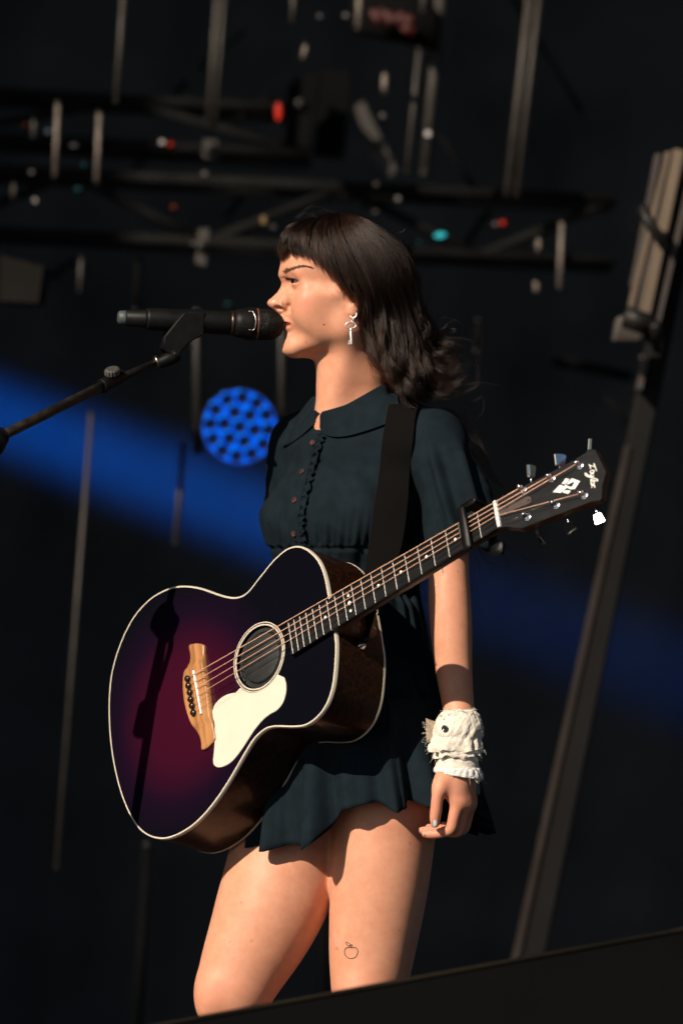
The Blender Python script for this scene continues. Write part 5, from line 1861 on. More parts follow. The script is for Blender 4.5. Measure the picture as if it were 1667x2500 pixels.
def lay(paths, side=1, lift=None):
    """paths (n, k, 2) zoom pixels -> points on the hair volume"""
    n, k, _ = paths.shape
    px = paths.reshape(-1, 2)
    sx = 600 + px[:, 0] / 2.4123; sy = 480 + px[:, 1] / 2.4123
    if side > 0:
        o = np.tile(np.array([0, -D, 0.0]), (len(px), 1))
        d = np.stack([(sx - 833.5) / S / D, np.ones(len(px)), (1250 - sy) / S / D], 1); d /= np.linalg.norm(d, axis=1)[:, None]
        st = o + d * (D - .30)
    else:
        e = np.stack([(sx - 833.5) / S * 1.01, np.full(len(px), .45), (1250 - sy) / S * 1.01], 1)
        d = np.tile(np.array([0, -1.0, 0]), (len(px), 1)); st = e
    p, ok = hv.hit(st, d, .62, n=45)
    y = np.where(ok, p[:, 1], np.nan).reshape(n, k)
    for j in range(k):          # carry the depth along where the volume ends
        c = y[:, j]
        if j:
            c = np.where(np.isnan(c), y[:, j - 1], c)
        y[:, j] = c
    for j in range(k - 2, -1, -1):
        y[:, j] = np.where(np.isnan(y[:, j]), y[:, j + 1], y[:, j])
    y = np.where(np.isnan(y), HO[1], y)
    for _ in range(2):
        y[:, 1:-1] = (y[:, :-2] + 2 * y[:, 1:-1] + y[:, 2:]) / 4
    if lift is not None: y = y + lift
    kk = 1 + y / D
    X = (sx.reshape(n, k) - 833.5) / S * kk; Z = (1250 - sy.reshape(n, k)) / S * kk
    return np.stack([X, y, Z], -1)


def make_hair(n, side, r):
    ncl = 190
    ct = r.random(ncl) * (len(GUIDES) - 1.001)
    if side > 0:
        ct[:46] = r.random(46) * 6.5
        ct[46:80] = 11 + r.random(34) * 4.9
        ct[80:135] = 9.6 + r.random(55) * 4.2
    cw = r.random((ncl, 6))
    cl = r.integers(0, ncl, n)
    t = np.clip(ct[cl] + r.normal(0, .13, n), 0, len(GUIDES) - 1.001)
    bl_ = r.random(ncl) ** .7
    P = guide(t, np.clip(bl_[cl] + r.normal(0, .06, n), 0, 1))
    PC = guide(ct, bl_)[cl]
    s_ = np.linspace(0, 1, GN_)[None, :]
    cvg = np.where(t[:, None] < 6.5, s_ ** 1.0 * .86, s_ ** 1.2 * .9)[..., None]
    P = P * (1 - cvg) + PC * cvg
    # shorten some, start some lower down
    tip = np.where(r.random(n) < .4, r.uniform(.55, 1, n), 1.0) * (1 - np.where(t < 6.5, .20, np.where(t < 14, .12, .30)) * cw[cl, 0]) * (1 - np.where(t > 13.5, .30, np.where(t < 6.5, .16, .05)) * r.random(n) ** 2)
    st = np.where(r.random(n) < .45, r.uniform(0, .35, n), r.uniform(0, .04, n))
    q = st[:, None] + (tip - st)[:, None] * s_
    ix = q * (GN_ - 1); i0 = np.minimum(ix.astype(int), GN_ - 2); f = (ix - i0)[..., None]
    P = np.take_along_axis(P, i0[..., None].repeat(2, -1), 1) * (1 - f) + np.take_along_axis(P, (i0 + 1)[..., None].repeat(2, -1), 1) * f
    T = np.gradient(P, axis=1); T /= np.linalg.norm(T, axis=2)[..., None] + 1e-9
    Nn = np.stack([-T[..., 1], T[..., 0]], -1)
    long_ = sm(6.6, 8.4, t)[:, None]
    wave = long_ * sm(.35, .9, q) * (np.sin(q * (13 + 9 * cw[cl, 1])[:, None] + 6.28 * cw[cl, 2][:, None]) * (9 + 20 * cw[cl, 3])[:, None])
    own = (np.sin(q * (7 + 9 * r.random(n))[:, None] + 6.28 * r.random(n)[:, None]) * 3.0 + r.normal(0, 4.0, n)[:, None]) * (.35 + .65 * sm(0, .3, q)) * (1 + 1.6 * long_ * q)
    mid_ = np.sin(q * (4 + 5 * cw[cl, 0])[:, None] + 6.28 * cw[cl, 5][:, None]) * ((8 + 9 * long_) * sm(.08, .5, q)) + np.sin(q * (15 + 8 * cw[cl, 2])[:, None] + 6.28 * cw[cl, 4][:, None]) * (2.5 + 4 * long_) * sm(.1, .5, q)
    own = own + mid_ + np.where(t < 6.5, 1, 0)[:, None] * ((cw[cl, 1] - .5) * 30)[:, None] * q ** 2
    P = P + Nn * (wave + own)[..., None]
    lift = (r.uniform(-.007, .009, n)[:, None] + .011 * (cw[cl, 4] - .5)[:, None] * sm(.1, .5, q) + .017 * long_ * sm(.35, .8, q) * np.sin(q * (10 + 8 * cw[cl, 3])[:, None] + 6.28 * cw[cl, 5][:, None]))
    V = lay(P, side, lift if side > 0 else -lift)
    return V, t


hr_ = np.random.default_rng(11)
V1, t1 = make_hair(10000, 1, hr_)
V2, t2 = make_hair(2600, -1, hr_)
paths = list(V1) + list(V2)
rad = []
for i in range(len(paths)):
    r0 = .00014 + .00016 * hr_.random()
    rad.append(r0 * np.concatenate([np.full(GN_ - 7, 1.0), np.linspace(1, .25, 7)]))

# single stray hairs lying over the rest
ns_ = 420
ts_ = hr_.random(ns_) * (len(GUIDES) - 1.01)
PS = guide(ts_, hr_.random(ns_))
s0 = hr_.uniform(0, .5, ns_)[:, None] + np.linspace(0, 1, GN_)[None] * hr_.uniform(.3, .6, ns_)[:, None]
ixs = np.clip(s0, 0, 1) * (GN_ - 1); i0s = np.minimum(ixs.astype(int), GN_ - 2); fs_ = (ixs - i0s)[..., None]
PS = np.take_along_axis(PS, i0s[..., None].repeat(2, -1), 1) * (1 - fs_) + np.take_along_axis(PS, (i0s + 1)[..., None].repeat(2, -1), 1) * fs_
PS = PS + np.cumsum(hr_.normal(0, 1.3, PS.shape), 1) + hr_.normal(0, 6, (ns_, 1, 2)) + (np.sin(np.linspace(0, 1, GN_)[None] * hr_.uniform(4, 11, ns_)[:, None]) * hr_.uniform(3, 14, ns_)[:, None])[..., None] * np.array([.8, -.5])
for v in lay(PS, 1, -hr_.uniform(.002, .012, ns_)[:, None]):
    paths.append(v); rad.append(np.linspace(.00018, .00006, GN_))

# loose strands
WISPS = [
    [(1050, 800), (1090, 750), (1150, 712), (1210, 712), (1290, 760)], [(1060, 820), (1130, 800), (1180, 760), (1140, 720), (1180, 712)],
    [(1060, 790), (1110, 795), (1220, 830), (1345, 858)], [(1090, 850), (1200, 830), (1300, 838), (1350, 862)],
    [(1100, 930), (1160, 938), (1240, 938)], [(1090, 900), (1150, 945), (1200, 940)],
    [(1110, 1000), (1180, 1070), (1260, 1030), (1310, 1030)], [(1150, 1080), (1190, 1050), (1240, 1025), (1300, 1050), (1330, 1100)],
    [(1180, 1130), (1260, 1110), (1370, 1095), (1490, 1110)], [(1200, 1180), (1300, 1150), (1365, 1110), (1372, 1020), (1350, 960)],
    [(1220, 1190), (1320, 1130), (1360, 1080), (1368, 990), (1405, 800)], [(1230, 1190), (1330, 1200), (1390, 1180), (1395, 1260), (1350, 1320)],
    [(1200, 1200), (1290, 1230), (1310, 1300), (1300, 1390)], [(1240, 1150), (1330, 1110), (1400, 1105), (1470, 1130)],
    [(1000, 1180), (1010, 1260), (960, 1300), (905, 1300)], [(940, 1150), (930, 1230), (900, 1300)], [(980, 1200), (1060, 1275), (1130, 1270)],
    [(700, 880), (700, 930), (730, 1000), (745, 1030)], [(735, 1010), (745, 1060), (800, 1080), (815, 1075)], [(720, 960), (760, 1050), (775, 1090)],
    [(605, 590), (625, 610), (615, 650), (640, 670), (670, 668)], [(600, 585), (612, 600), (608, 640), (630, 650)], [(590, 575), (570, 570), (545, 560), (520, 530)],
    [(430, 1030), (470, 1040), (500, 1050), (530, 1045)], [(450, 1035), (510, 1060), (560, 1090)], [(455, 1035), (490, 1045), (520, 1058)],
    [(430, 120), (340, 100), (310, 115), (290, 150)], [(520, 95), (400, 60), (340, 90), (300, 130)], [(560, 92), (470, 85), (380, 110), (330, 150)],
    [(880, 240), (915, 270), (930, 290), (905, 300)], [(900, 250), (925, 260), (940, 240)], [(860, 220), (920, 210), (935, 190)],
    [(330, 360), (300, 350), (290, 330)], [(420, 420), (400, 400), (380, 420), (400, 440)],
]
WS, WR = [], []
for w in WISPS:
    for k in range(5):
        q = spline(w, 18) + np.cumsum(hr_.normal(0, .8, (18, 2)), 0) + hr_.normal(0, 6, 2)
        WS.append(q)
for k in range(90):          # thin hairs streaming out to the right
    y0 = hr_.uniform(740, 1180); x0 = 1010 + (y0 - 740) * .42 + hr_.uniform(-60, 20); L = hr_.uniform(60, 250); dy = hr_.uniform(-.55, .45)
    w = [(x0 - 60, y0 - 40), (x0, y0), (x0 + L * .4, y0 + dy * L * .2 + hr_.normal(0, 10)), (x0 + L * .75, y0 + dy * L * .5 + hr_.normal(0, 14)), (x0 + L, y0 + dy * L)]
    WS.append(spline(w, 18))
WV = lay(np.array(WS), 1, -.004 + hr_.uniform(-.01, .012, len(WS))[:, None])
for v in WV:
    paths.append(v); rad.append(np.linspace(.00011, .00004, 18))
# long locks falling behind the arm and shoulder, photo pixels
BACK = [
    [(1090, 1000), (1140, 1060), (1180, 1110), (1195, 1150), (1215, 1180), (1238, 1195)], [(1100, 1000), (1160, 1080), (1192, 1130), (1196, 1180)],
    [(1120, 1010), (1165, 1075), (1180, 1160), (1190, 1240)], [(1150, 1100), (1190, 1150), (1230, 1190)],
    [(1150, 1340), (1165, 1390), (1160, 1440), (1168, 1500)], [(1165, 1330), (1180, 1370), (1210, 1375), (1240, 1380)], [(1160, 1330), (1190, 1360), (1205, 1390), (1200, 1405)],
    [(1200, 1300), (1220, 1340), (1240, 1370), (1245, 1385)], [(1205, 1320), (1250, 1340), (1300, 1370)], [(1150, 1350), (1150, 1420), (1160, 1480), (1155, 1520)],
    [(1032, 1420), (1028, 1450), (1040, 1480), (1046, 1500)], [(1036, 1410), (1030, 1440), (1038, 1470)],
]
for w in BACK:
    for k in range(26 if w[0][1] < 1200 else 7):
        q = spline(w, 18) + np.cumsum(hr_.normal(0, .9, (18, 2)), 0) + hr_.normal(0, 5, 2)
        y = np.linspace(.10, .075, 18) + hr_.uniform(-.008, .02)
        paths.append(np.array([Q(a, b, c) for (a, b), c in zip(q, y)])); rad.append(np.linspace(.00016, .00006, 18))
strands('hair_strands', paths, rad, M_HAIR, hair)
# ------------------------------------------------------------------ stage
M_DRAPE = mat('black_drape', (.050, .054, .053), rough=.95, spec=.05, noise=.3, nscale=3)
FLOOR_Z = 1.4
BEAM = 560000.0
SMOKE = .0044
SMOKE_R = .0007


def at(sx, sy, Y):
    return Q(sx, sy, Y)


def wz(o_mb, name, m, **kw):
    return o_mb.build(name, m, None, world_space=True, **kw)


def tagS(o):
    o['kind'] = 'structure'; return o


fl = MB().box((0, 4, FLOOR_Z - .1), (14, 0, 0), (0, 8.2, 0), (0, 0, .1))
tagS(wz(fl, 'stage_floor', mat('black_stage_floor', (.012, .012, .012), rough=.6, noise=.4, nscale=4, bump=.001, bscale=30), smooth=False))
gr = MB().box((0, -6, -.05), (60, 0, 0), (0, 60, 0), (0, 0, .05))
tagS(wz(gr, 'ground', mat('trodden_ground', (.035, .03, .022), rough=.95, noise=.4, nscale=.7, bump=.02, bscale=6), smooth=False))
# rear drape with soft vertical folds
P = []
xs_ = np.linspace(-7.4, 7.4, 200)
for z in np.linspace(FLOOR_Z, 9.5, 12):
    P.append([(x, 6.4 + .05 * math.sin(x * 7 + .6 * math.sin(z)) + .03 * math.sin(x * 17 + 1), z) for x in xs_])
tagS(wz(MB().grid(P), 'backdrop_drape', M_DRAPE))
tagS(wz(MB().box((0, 1.2, 9.9), (9.5, 0, 0), (0, 5.6, 0), (0, 0, .12)), 'added_stage_roof', M_DRAPE, smooth=False))  # unseen roof, put in to keep skylight off the stage
tagS(wz(MB().box((5.2, 1.4, 5.4), (.06, 0, 0), (0, 4.9, 0), (0, 0, 4.3)), 'added_side_wall', M_DRAPE, smooth=False))  # unseen wing, added to cut the fill light
tagS(wz(MB().box((-5.2, 2.25, 5.4), (.06, 0, 0), (0, 4.15, 0), (0, 0, 4.3)), 'added_side_wall', M_DRAPE, smooth=False))  # unseen wing, added against fill; its length sets where sun reaches

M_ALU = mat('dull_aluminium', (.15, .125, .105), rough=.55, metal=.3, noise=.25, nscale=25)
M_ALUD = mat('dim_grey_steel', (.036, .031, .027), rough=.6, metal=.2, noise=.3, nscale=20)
M_GREY = mat('dark_grey_cloth', (.0045, .0046, .0047), spec=.03, rough=.95, noise=.25, nscale=8)


def bar_tube(name, p0, p1, w, m, label, cat, group=None, ends=True, Y=3.2):
    a = at(*p0, Y); b = at(*p1, Y)
    r = w / 2 / S * (1 + Y / D)
    o = empty(name, (a + b) / 2, label, cat, group)
    d = unit(b - a)
    MB().tube([a, b], r, n=12).build('tube', m, o)
    if ends:
        for p, s_ in ((a, 1), (b, -1)):
            MB().lathe(p, -d * s_, [(-r * .8, r), (-r * .8, r * 1.15), (r * .2, r * 1.15), (r * .4, r * .7)], n=12).build('end_cap', M_BLACKM, o)
    return o


zl = lambda x, y: (x / 1.8824, y / 1.8824)
zr = lambda x, y: (833 + x / 1.8801, y / 1.8801)
BARS = [
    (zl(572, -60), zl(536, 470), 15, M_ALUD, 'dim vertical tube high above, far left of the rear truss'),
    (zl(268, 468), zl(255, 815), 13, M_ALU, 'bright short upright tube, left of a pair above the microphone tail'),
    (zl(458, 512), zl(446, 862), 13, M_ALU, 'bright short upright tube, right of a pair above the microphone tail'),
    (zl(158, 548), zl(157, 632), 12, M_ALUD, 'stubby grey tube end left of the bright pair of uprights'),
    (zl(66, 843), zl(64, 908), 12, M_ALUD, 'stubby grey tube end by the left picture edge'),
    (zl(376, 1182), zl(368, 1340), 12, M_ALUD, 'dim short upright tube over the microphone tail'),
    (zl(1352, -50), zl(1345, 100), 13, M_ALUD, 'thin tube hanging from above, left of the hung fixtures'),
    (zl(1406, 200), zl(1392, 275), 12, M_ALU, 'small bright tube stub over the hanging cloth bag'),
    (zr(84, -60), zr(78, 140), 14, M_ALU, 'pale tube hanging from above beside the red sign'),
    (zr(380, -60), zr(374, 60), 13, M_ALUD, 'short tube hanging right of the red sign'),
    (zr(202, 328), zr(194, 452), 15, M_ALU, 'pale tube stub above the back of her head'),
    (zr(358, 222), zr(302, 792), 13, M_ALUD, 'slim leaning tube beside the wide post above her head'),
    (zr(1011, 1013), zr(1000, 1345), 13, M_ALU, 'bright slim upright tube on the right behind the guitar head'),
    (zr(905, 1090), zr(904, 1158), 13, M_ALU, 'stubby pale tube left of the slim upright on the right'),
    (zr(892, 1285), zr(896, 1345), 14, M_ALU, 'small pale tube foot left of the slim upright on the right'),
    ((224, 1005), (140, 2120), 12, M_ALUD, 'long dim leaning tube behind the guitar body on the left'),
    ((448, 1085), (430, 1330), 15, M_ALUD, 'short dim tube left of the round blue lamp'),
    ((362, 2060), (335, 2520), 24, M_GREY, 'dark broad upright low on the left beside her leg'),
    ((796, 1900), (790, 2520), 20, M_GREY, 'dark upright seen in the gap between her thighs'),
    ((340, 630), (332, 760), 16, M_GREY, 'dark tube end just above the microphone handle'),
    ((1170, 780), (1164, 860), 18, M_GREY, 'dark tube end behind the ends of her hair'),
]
for p0, p1, w, m, lb in BARS:
    bar_tube('rigging_tube', p0, p1, w, m, lb, 'tube', 'rigging tubes over the stage')


def ladder_post(name, p0, p1, w, gap, m, label, Y=3.4):
    """two chords with rungs"""
    a = at(*p0, Y); b = at(*p1, Y); k = (1 + Y / D) / S
    o = empty(name, (a + b) / 2, label, 'truss')
    d = unit(b - a); sdv = unit(np.cross(d, [0, 1, 0])); sdv = sdv if sdv[0] > 0 else -sdv
    for q, rw in ((0, w[0]), (gap * k, w[1])):
        MB().tube([a + sdv * q, b + sdv * q], rw / 2 * k, n=12).build('chord', m, o)
    n = max(2, int(np.linalg.norm(b - a) / .22))
    for i in range(n):
        t = (i + .5) / n
        p = a + (b - a) * t; q = p + sdv * gap * k
        MB().tube([p + np.array([0, .012, 0]), q + np.array([0, .012, 0]) + d * .08], .006, n=6).build('rung', M_GREY, o)
    return o


ladder_post('truss_post', zl(1002, -60), zl(958, 578), (15, 11), 17, M_ALUD, 'pair of grey truss tubes hanging left of the red lamp')
ladder_post('truss_post', zr(868, -60), zr(762, 900), (20, 14), 23, M_ALUD, 'tall grey truss post leaning, right of the wide post')
o = bar_tube('wide_post', zr(458, -60), zr(384, 806), 26, M_ALUD, 'wide grey post ending above the back of her hair', 'post', None, True, 3.5)
DIAG = [(zl(1280, 400), zl(1050, 590), 14), (zl(720, 650), zl(560, 860), 12), (zl(1200, 790), zl(1040, 1000), 14), (zl(860, 380), zl(800, 430), 14), (zl(1130, 140), zl(920, 320), 10), (zl(350, 1190), zl(230, 1280), 14),
        (zr(780, -20), zr(1100, 510), 13), (zr(450, 620), zr(610, 870), 14), (zr(680, 960), zr(520, 1200), 16), (zr(380, 880), zr(372, 945), 14), (zr(160, 860), zr(100, 960), 14), ((1480, 970), (1550, 1060), 16), ((1350, 880), (1540, 920), 26)]
DL = ['dark diagonal brace running down left from the red oval lamp', 'dark diagonal brace below the red and white lamp pair', 'dark diagonal brace left of the dim amber lamp', 'short dark brace left of the pair of truss tubes', 'dark brace right of the pair of truss tubes near the top',
      'dark brace beside the brown case at the left edge', 'dark brace sloping down right of the tall truss post', 'dark brace running down right from the bright white lamp', 'dark brace between the teal lamp and the orange red lamp', 'short dark upright stub under the wide grey post', 'dark brace above the crown of her head', 'dark brace beside the leaning tower leg above the guitar head', 'dark horizontal arm reaching left from the leaning tower leg']
for (p0, p1, w), lb in zip(DIAG, DL):
    bar_tube('truss_brace', p0, p1, w, M_GREY, lb, 'brace', 'dark diagonal truss braces', False, 4.2)
M_TRUSS = mat('black_truss_paint', (.0095, .0095, .0095), spec=.05, rough=.9, noise=.3, nscale=12)


# dark lighting truss the lamps and tubes hang from
def lattice(name, p0, p1, h, Y, label):
    a = at(*p0, Y); b = at(*p1, Y); k = (1 + Y / D) / S; up_ = np.array([0, 0, h * k])
    o = empty(name, a, label, 'truss')
    for q, y in ((0, 0), (1, 0), (0, .25), (1, .25)):
        MB().tube([a + up_ * q + (0, y, 0), b + up_ * q + (0, y, 0)], .015, n=10).build('chord', M_TRUSS, o)
    n = int(np.linalg.norm(b - a) / .30)
    for i in range(n):
        p = a + (b - a) * i / n; q = a + (b - a) * (i + 1) / n
        MB().tube([p + up_ * (i % 2), q + up_ * (1 - i % 2)], .012, n=6).build('lacing', M_TRUSS, o)


lattice('lighting_truss', (-160, 560), (1500, 640), 150, 3.9, 'dark lattice truss spanning the stage behind her head')
lattice('lighting_truss', (-160, 330), (760, 380), 110, 4.0, 'dark lattice truss high on the left behind the two bright uprights')
# plates and boxes
def plate(name, px, Y, th, m, label, cat):
    P0 = np.array([at(*p, Y) for p in px])
    o = empty(name, P0.mean(0), label, cat)
    b = P0 + np.array([0, th, 0])
    n = len(px)
    mb = MB(); mb.add(np.concatenate([P0, b]), [list(range(n))[::-1], [n + i for i in range(n)]] + [[i, (i + 1) % n, n + (i + 1) % n, n + i] for i in range(n)])
    fix_normals(mb.build('panel', m, o, smooth=False))
    c = P0.mean(0)
    if cat != 'case': MB().box(c + np.array([0, -.006, 0]), (.012, 0, 0), (0, .006, 0), (0, 0, .012), bev=.003).build('bracket', M_BLACKM, o)
    return o


plate('hanging_panel', [zl(912, 1050), zl(962, 1050), zl(945, 1222), zl(898, 1210)], 3.0, .04, M_ALUD, 'small leaning grey panel hanging left of her forehead', 'panel')
plate('cloth_bag', [zl(1320, 400), zl(1400, 330), zl(1470, 340), zl(1420, 680), zl(1290, 650)], 3.6, .12, M_GREY, 'grey chain bag hanging above her forehead beside the red lamp', 'bag')
plate('cloth_bag', [zl(1480, 310), zl(1610, 330), zl(1580, 720), zl(1440, 700)], 3.8, .12, M_GREY, 'wide dark cloth bag hanging above her head, right of the narrower one', 'bag')
plate('angled_panel', [zr(60, 490), zr(100, 460), zr(255, 780), zr(225, 810), zr(150, 750)], 3.8, .06, M_ALUD, 'grey slanting panel above the back of her head', 'panel')
plate('side_fixture', [(0, 622), (108, 650), (95, 740), (0, 735)], 2.6, .2, mat('brown_case', (.008, .007, .006), rough=.8, spec=.1, noise=.3, nscale=6), 'dim brown flat case at the left edge above the boom', 'case')
plate('equipment_box', [zl(935, 640), zl(1000, 645), zl(992, 728), zl(930, 722)], 3.2, .05, M_ALUD, 'small grey rigging box under the pair of truss tubes', 'box')

# small lamps of the lighting rig, plus glints given a glow of their own
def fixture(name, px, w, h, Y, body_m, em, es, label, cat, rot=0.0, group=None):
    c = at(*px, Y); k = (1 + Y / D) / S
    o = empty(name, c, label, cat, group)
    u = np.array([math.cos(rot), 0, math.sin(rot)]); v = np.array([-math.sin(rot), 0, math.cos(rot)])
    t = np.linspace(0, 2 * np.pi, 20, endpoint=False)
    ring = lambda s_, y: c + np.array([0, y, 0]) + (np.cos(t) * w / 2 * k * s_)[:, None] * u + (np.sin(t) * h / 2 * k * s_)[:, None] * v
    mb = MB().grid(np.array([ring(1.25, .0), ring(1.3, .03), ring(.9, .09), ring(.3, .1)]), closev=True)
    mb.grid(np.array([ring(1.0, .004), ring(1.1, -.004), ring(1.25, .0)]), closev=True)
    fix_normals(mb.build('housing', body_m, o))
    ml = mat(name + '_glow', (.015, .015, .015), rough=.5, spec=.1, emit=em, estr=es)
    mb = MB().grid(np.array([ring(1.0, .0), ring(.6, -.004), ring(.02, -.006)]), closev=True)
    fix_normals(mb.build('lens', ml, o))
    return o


RED = (1.0, .035, .01); ORG = (1.0, .12, .03); WHT = (1.0, .82, .70); TEAL = (.05, .80, .85); AMB = (1.0, .6, .25)
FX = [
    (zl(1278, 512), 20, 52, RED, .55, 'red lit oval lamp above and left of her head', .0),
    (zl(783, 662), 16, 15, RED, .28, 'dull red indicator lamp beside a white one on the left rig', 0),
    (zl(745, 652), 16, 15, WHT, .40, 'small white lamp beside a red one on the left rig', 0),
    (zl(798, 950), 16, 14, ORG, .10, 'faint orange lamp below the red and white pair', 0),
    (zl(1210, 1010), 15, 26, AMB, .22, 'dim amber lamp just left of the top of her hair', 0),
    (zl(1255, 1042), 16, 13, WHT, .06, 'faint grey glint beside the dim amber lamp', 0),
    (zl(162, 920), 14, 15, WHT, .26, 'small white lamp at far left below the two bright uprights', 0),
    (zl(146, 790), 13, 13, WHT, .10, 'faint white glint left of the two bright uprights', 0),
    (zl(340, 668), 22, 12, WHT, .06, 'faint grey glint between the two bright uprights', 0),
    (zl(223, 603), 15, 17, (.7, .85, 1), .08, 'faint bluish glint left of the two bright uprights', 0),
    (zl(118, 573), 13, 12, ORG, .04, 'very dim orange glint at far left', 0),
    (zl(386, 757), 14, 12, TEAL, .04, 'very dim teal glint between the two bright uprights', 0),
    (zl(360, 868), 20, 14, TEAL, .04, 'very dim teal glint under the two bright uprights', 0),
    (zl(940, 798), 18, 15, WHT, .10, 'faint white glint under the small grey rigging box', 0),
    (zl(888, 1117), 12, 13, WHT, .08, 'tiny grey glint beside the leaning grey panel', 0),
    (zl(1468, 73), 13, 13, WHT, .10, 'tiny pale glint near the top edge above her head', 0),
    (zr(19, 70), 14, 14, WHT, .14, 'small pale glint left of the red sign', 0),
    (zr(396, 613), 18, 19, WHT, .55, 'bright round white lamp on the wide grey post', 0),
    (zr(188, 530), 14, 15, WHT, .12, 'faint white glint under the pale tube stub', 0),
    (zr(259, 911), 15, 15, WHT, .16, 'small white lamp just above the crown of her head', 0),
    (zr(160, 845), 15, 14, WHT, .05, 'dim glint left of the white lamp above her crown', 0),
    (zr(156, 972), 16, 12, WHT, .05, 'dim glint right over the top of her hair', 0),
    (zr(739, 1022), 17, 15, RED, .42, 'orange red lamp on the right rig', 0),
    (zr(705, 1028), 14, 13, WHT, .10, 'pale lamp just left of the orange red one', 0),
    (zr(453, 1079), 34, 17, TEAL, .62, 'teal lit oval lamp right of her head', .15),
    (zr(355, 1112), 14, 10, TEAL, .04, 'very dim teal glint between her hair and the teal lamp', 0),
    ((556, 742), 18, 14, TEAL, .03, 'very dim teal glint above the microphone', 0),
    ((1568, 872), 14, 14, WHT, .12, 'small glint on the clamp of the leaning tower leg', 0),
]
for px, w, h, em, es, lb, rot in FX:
    fixture('lamp_or_glint', px, w * .85, h * .85, 3.0, M_GREY, em, es * .8, lb, 'stage lamp', rot, 'small lamps of the lighting rig')
# faint red sign
sg = empty('red_sign', at(962, 48, 3.4), 'faint dark red lit sign high on the stage rig', 'sign')
MR = mat('dim_red_tube', (.03, .004, .003), rough=.7, emit=(1, .03, .015), estr=.014)
for i, st in enumerate([[(150, 45), (160, 100), (185, 50), (195, 98)], [(205, 52), (215, 100), (240, 70)], [(240, 75), (262, 100), (282, 62)], [(290, 70), (300, 112), (328, 80)], [(280, 145), (300, 130), (332, 150)]]):
    MB().tube(np.array([at(*zr(*p), 3.4) for p in st]), .012, n=6).build('letter_stroke', MR, sg)
MB().box(at(962, 48, 3.47), (.10, 0, -.02), (0, .02, 0), (0, 0, .05), bev=.01).build('sign_panel', M_GREY, sg)

# the round blue wash lamp behind her shoulder
LY = 3.0; lk = (1 + LY / D) / S
lc = at(585, 1042, LY); LR = 93 * lk
lamp = empty('blue_wash_lamp', lc + np.array([0, .1, -LR]), 'round blue lit wash lamp with a honeycomb of lenses behind her shoulder', 'stage lamp')
ld = unit([.05, -1, .0])
smooth_angle(MB().lathe(lc + ld * -.16, ld, [(0, LR * .5), (.02, LR * .85), (.10, LR * 1.03), (.15, LR * 1.03), (.165, LR * 1.0), (.165, LR * .97), (.15, LR * .96)], n=48).build('head', M_BLACKM, lamp), 40)
M_BLUE = mat('lit_blue_plate', (.004, .006, .012), spec=.05, rough=.6, emit=(.0, .11, .85), estr=.95)
M_BLUEL = mat('lit_blue_lens', (.004, .006, .012), spec=.05, rough=.5, emit=(.0, .20, .9), estr=.85)
M_CUP = mat('dark_blue_cup', (.003, .004, .008), spec=.05, rough=.5, emit=(.0, .006, .05), estr=.4)
MB().lathe(lc + ld * -.005, ld, [(0, LR * .97), (.001, LR * .95), (.0012, .001)], n=48).build('light_plate', M_BLUE, lamp)
lu = unit(np.cross(ld, [0, 0, 1])); lv = np.cross(lu, ld)
cells = [(0, 0)]
for n_, r_, o_ in ((6, .405, .2), (12, .77, .1)):
    cells += [(r_ * math.cos(o_ + 2 * math.pi * i / n_), r_ * math.sin(o_ + 2 * math.pi * i / n_)) for i in range(n_)]
for i, (a, b) in enumerate(cells):
    p = lc + (lu * a + lv * b) * LR
    MB().lathe(p, ld, [(-.004, LR * .192), (.006, LR * .192), (.008, LR * .176), (.004, LR * .15), (.001, .0005)], n=6).build('lens_cup', M_CUP, lamp)
    q = p + (lu * .5 + lv * .87) * LR * .20
    if a * a + b * b < .72:
        MB().lathe(q, ld, [(-.003, LR * .055), (.006, LR * .05), (.010, LR * .03), (.011, .0005)], n=10).build('lit_bead', M_BLUEL, lamp)
for s_ in (1, -1):
    MB().box(lc + lu * LR * 1.12 * s_ + np.array([0, .06, .1]), lu * .010, np.array([0, .03, 0]), np.array([0, 0, .16]), bev=.004).build('yoke', M_BLACKM, lamp)

# blue beam of a moving lamp in the smoke behind her
bl0 = at(-3500, -320, 4.6); bl1 = at(1500, 1590, 4.6)
bdv = unit(bl1 - bl0)
beam_d = bpy.data.lights.new('blue_beam', 'SPOT')
beam_d.color = (.0, .17, 1.0); beam_d.energy = BEAM; beam_d.spot_size = math.radians(3.5); beam_d.spot_blend = 1.0; beam_d.shadow_soft_size = .05
beam = bpy.data.objects.new('blue_beam', beam_d); COL.objects.link(beam)
beam.location = W(bl0).tolist(); beam.rotation_euler = Vector(Wd(-bdv).tolist()).to_track_quat('Z', 'Y').to_euler()
mvl = empty('moving_head_lamp', bl0 - bdv * .1, 'blue moving head lamp outside the left edge throwing its beam across', 'stage lamp')
MB().lathe(bl0 - bdv * .34, bdv, [(0, .06), (.02, .10), (.20, .12), (.30, .125), (.30, .11), (.24, .10), (.24, .001)], n=24).build('head', M_BLACKM, mvl)
MB().box(bl0 - bdv * .2 - np.array([0, 0, .16]), (.16, 0, 0), (0, .1, 0), (0, 0, .05), bev=.01).build('base', M_BLACKM, mvl)
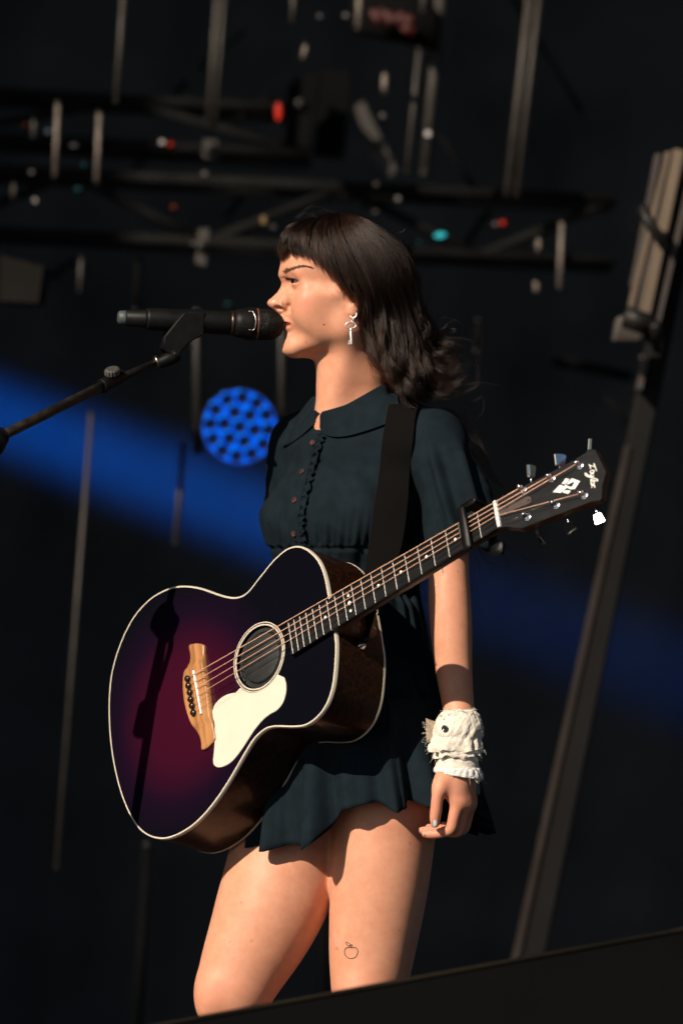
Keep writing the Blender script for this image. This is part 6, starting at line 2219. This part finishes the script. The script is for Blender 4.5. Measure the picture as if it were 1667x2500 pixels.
for x0_, x1_, dens_ in ((-5.1, .02, SMOKE), (.025, 5.1, SMOKE_R)):
  MS = bpy.data.materials.new('thin_smoke'); MS.use_nodes = True
  nt = MS.node_tree; nt.nodes.remove(nt.nodes['Principled BSDF'])
  pv = nt.nodes.new('ShaderNodeVolumePrincipled'); pv.inputs['Density'].default_value = dens_; pv.inputs['Color'].default_value = (.9, .95, 1, 1)
  nt.links.new(pv.outputs[0], nt.nodes['Material Output'].inputs['Volume'])
  sm_ = MB().box(((x0_ + x1_) / 2, 5.0, 4.0), ((x1_ - x0_) / 2, 0, 0), (0, 1.3, 0), (0, 0, 2.58))
  tag(wz(sm_, 'smoke', MS, smooth=False), kind='stuff')

# leaning tower leg on the right
def strip(name, pts, w0, w1, Y, th, m, parent):
    """a long bar with a flat face, pts top and bottom centre pixels"""
    a = at(*pts[0], Y); b = at(*pts[1], Y); k = (1 + Y / D) / S
    d = unit(b - a); s_ = unit(np.cross(d, [0, 1, 0])); s_ = s_ if s_[0] > 0 else -s_
    P = []
    for p, w in ((a, w0), (b, w1)):
        h = w / 2 * k
        P.append([p - s_ * h, p - s_ * h * .82 + np.array([0, -.008, 0]), p + s_ * h * .82 + np.array([0, -.008, 0]), p + s_ * h, p + s_ * h + np.array([0, th, 0]), p - s_ * h + np.array([0, th, 0])])
    mb = MB().grid(np.array(P), closev=True)
    mb.f.append(list(range(6))); mb.f.append([6 + i for i in range(6)][::-1])
    return fix_normals(mb.build(name, m, parent, smooth=False))


TYv = 2.3
leg = empty('roof_tower', at(1265, 2330, TYv), 'tall leaning roof tower leg on the right, sunlit beige painted at the top', 'tower')
M_BEIGE = mat('leg_sunlit_beige', (.115, .085, .058), rough=.7, noise=.2, nscale=9, stretch=(3, 3, .4))  # sunlight on the upper leg, put into the colour
M_BEIGED = mat('sunlit_grey_brown', (.042, .035, .030), rough=.7, noise=.2, nscale=9)  # dimmer copy of the sunlit tone for the upper parts
M_LEG = mat('leg_shaded_grey', (.0100, .0098, .0097), spec=.08, rough=.8, noise=.25, nscale=5)  # shade on the lower leg, put into the colour
M_LEGE = mat('leg_edge_lit', (.027, .0215, .0195), spec=.1, rough=.7, noise=.3, nscale=8)  # lighter tone painted in for light along the leg's edge
zq = lambda x, y: (1100 + x / 2.7654, 700 + y / 2.7654)
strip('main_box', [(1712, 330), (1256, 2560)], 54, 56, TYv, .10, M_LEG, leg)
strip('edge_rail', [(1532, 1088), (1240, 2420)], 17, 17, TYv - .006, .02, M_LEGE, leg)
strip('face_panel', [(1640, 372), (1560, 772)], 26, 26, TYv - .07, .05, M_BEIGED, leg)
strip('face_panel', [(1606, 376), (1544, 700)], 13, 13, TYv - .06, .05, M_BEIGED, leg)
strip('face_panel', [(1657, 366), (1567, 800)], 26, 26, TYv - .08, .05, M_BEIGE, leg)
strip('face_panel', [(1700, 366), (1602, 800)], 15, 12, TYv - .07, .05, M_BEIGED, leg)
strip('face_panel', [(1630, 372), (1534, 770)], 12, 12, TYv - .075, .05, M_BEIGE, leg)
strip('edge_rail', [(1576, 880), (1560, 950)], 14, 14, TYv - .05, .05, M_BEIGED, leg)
ck = at(*zq(1180, 290), TYv - .1)
clm = empty('tower_clamp', at(*zq(1200, 360), TYv - .1), 'beige clamp box gripping the leaning tower leg on the right', 'clamp')
kk_ = (1 + TYv / D) / S
for x in (1120, 1160, 1205, 1255):
    a = at(*zq(x + 30, 200), TYv - .12); b = at(*zq(x, 370), TYv - .12)
    MB().box((a + b) / 2, (b - a) / 2, (.011, 0, .002), (0, .03, 0), bev=.004).build('clamp_plate', M_BEIGED, clm)
MB().tube([at(*zq(1170, 195), TYv - .15), at(*zq(1300, 240), TYv - .15), at(*zq(1350, 300), TYv - .12)], .022, n=10).build('hook', M_BLACKM, clm)
MB().tube([at(*zq(1380, 960 - 700), TYv - .2), at(*zq(1400, 420), TYv - .1)], .012, n=8).build('bolt', M_BLACKM, clm)
cbl = MB().tube(spline(np.array([at(*zr(1380, 955), TYv - .14), at(*zr(1405, 1010), TYv - .16), at(*zr(1450, 1080), TYv - .16), at(*zr(1500, 1150), TYv - .14)]), 12), .012, n=8).build('black_cable', M_BLACKM, None)
tag(cbl, 'black cable crossing the beige face of the tower leg', 'cable')

# the dark ledge in front of her legs
e0 = at(-300, 2610, -1.15); e1 = at(340, 2500, -1.15)
LEFT = at(-260, 2618, -1.1); RIGHT = at(1960, 2212, -1.1)
ledge = empty('stage_monitor_ledge', at(800, 2700, -1.1), 'low black ledge with a worn trim edge across the front, out of focus', 'ledge')
d = unit(RIGHT - LEFT); L_ = np.linalg.norm(RIGHT - LEFT)
dn_ = unit(np.array([0, 0, -1.0]) - d * (np.array([0, 0, -1.0]) @ d)); bk = np.array([0, 1.0, 0])
P = [[LEFT + d * L_ * t + q for q in (bk * .30 + dn_ * .12, bk * .012 + dn_ * .001, bk * 0 + dn_ * .006, dn_ * .50 + bk * -.12, dn_ * .52 + bk * .30)] for t in np.linspace(0, 1, 24)]
mb = MB().grid(np.array(P), closev=True)
fix_normals(mb.build('panel', mat('black_ledge_vinyl', (.0026, .0026, .0026), rough=.9, spec=.05, noise=.25, nscale=5, bump=.001, bscale=60), ledge))
smooth_angle(ledge.children[0], 30)
mb = MB().tube(np.array([LEFT + d * L_ * t + bk * .0 + dn_ * .002 for t in np.linspace(0, 1, 24)]), .0034, n=8)
mb.build('trim', mat('worn_bronze_trim', (.009, .0065, .004), spec=.1, rough=.8, noise=.8, nscale=6), ledge)
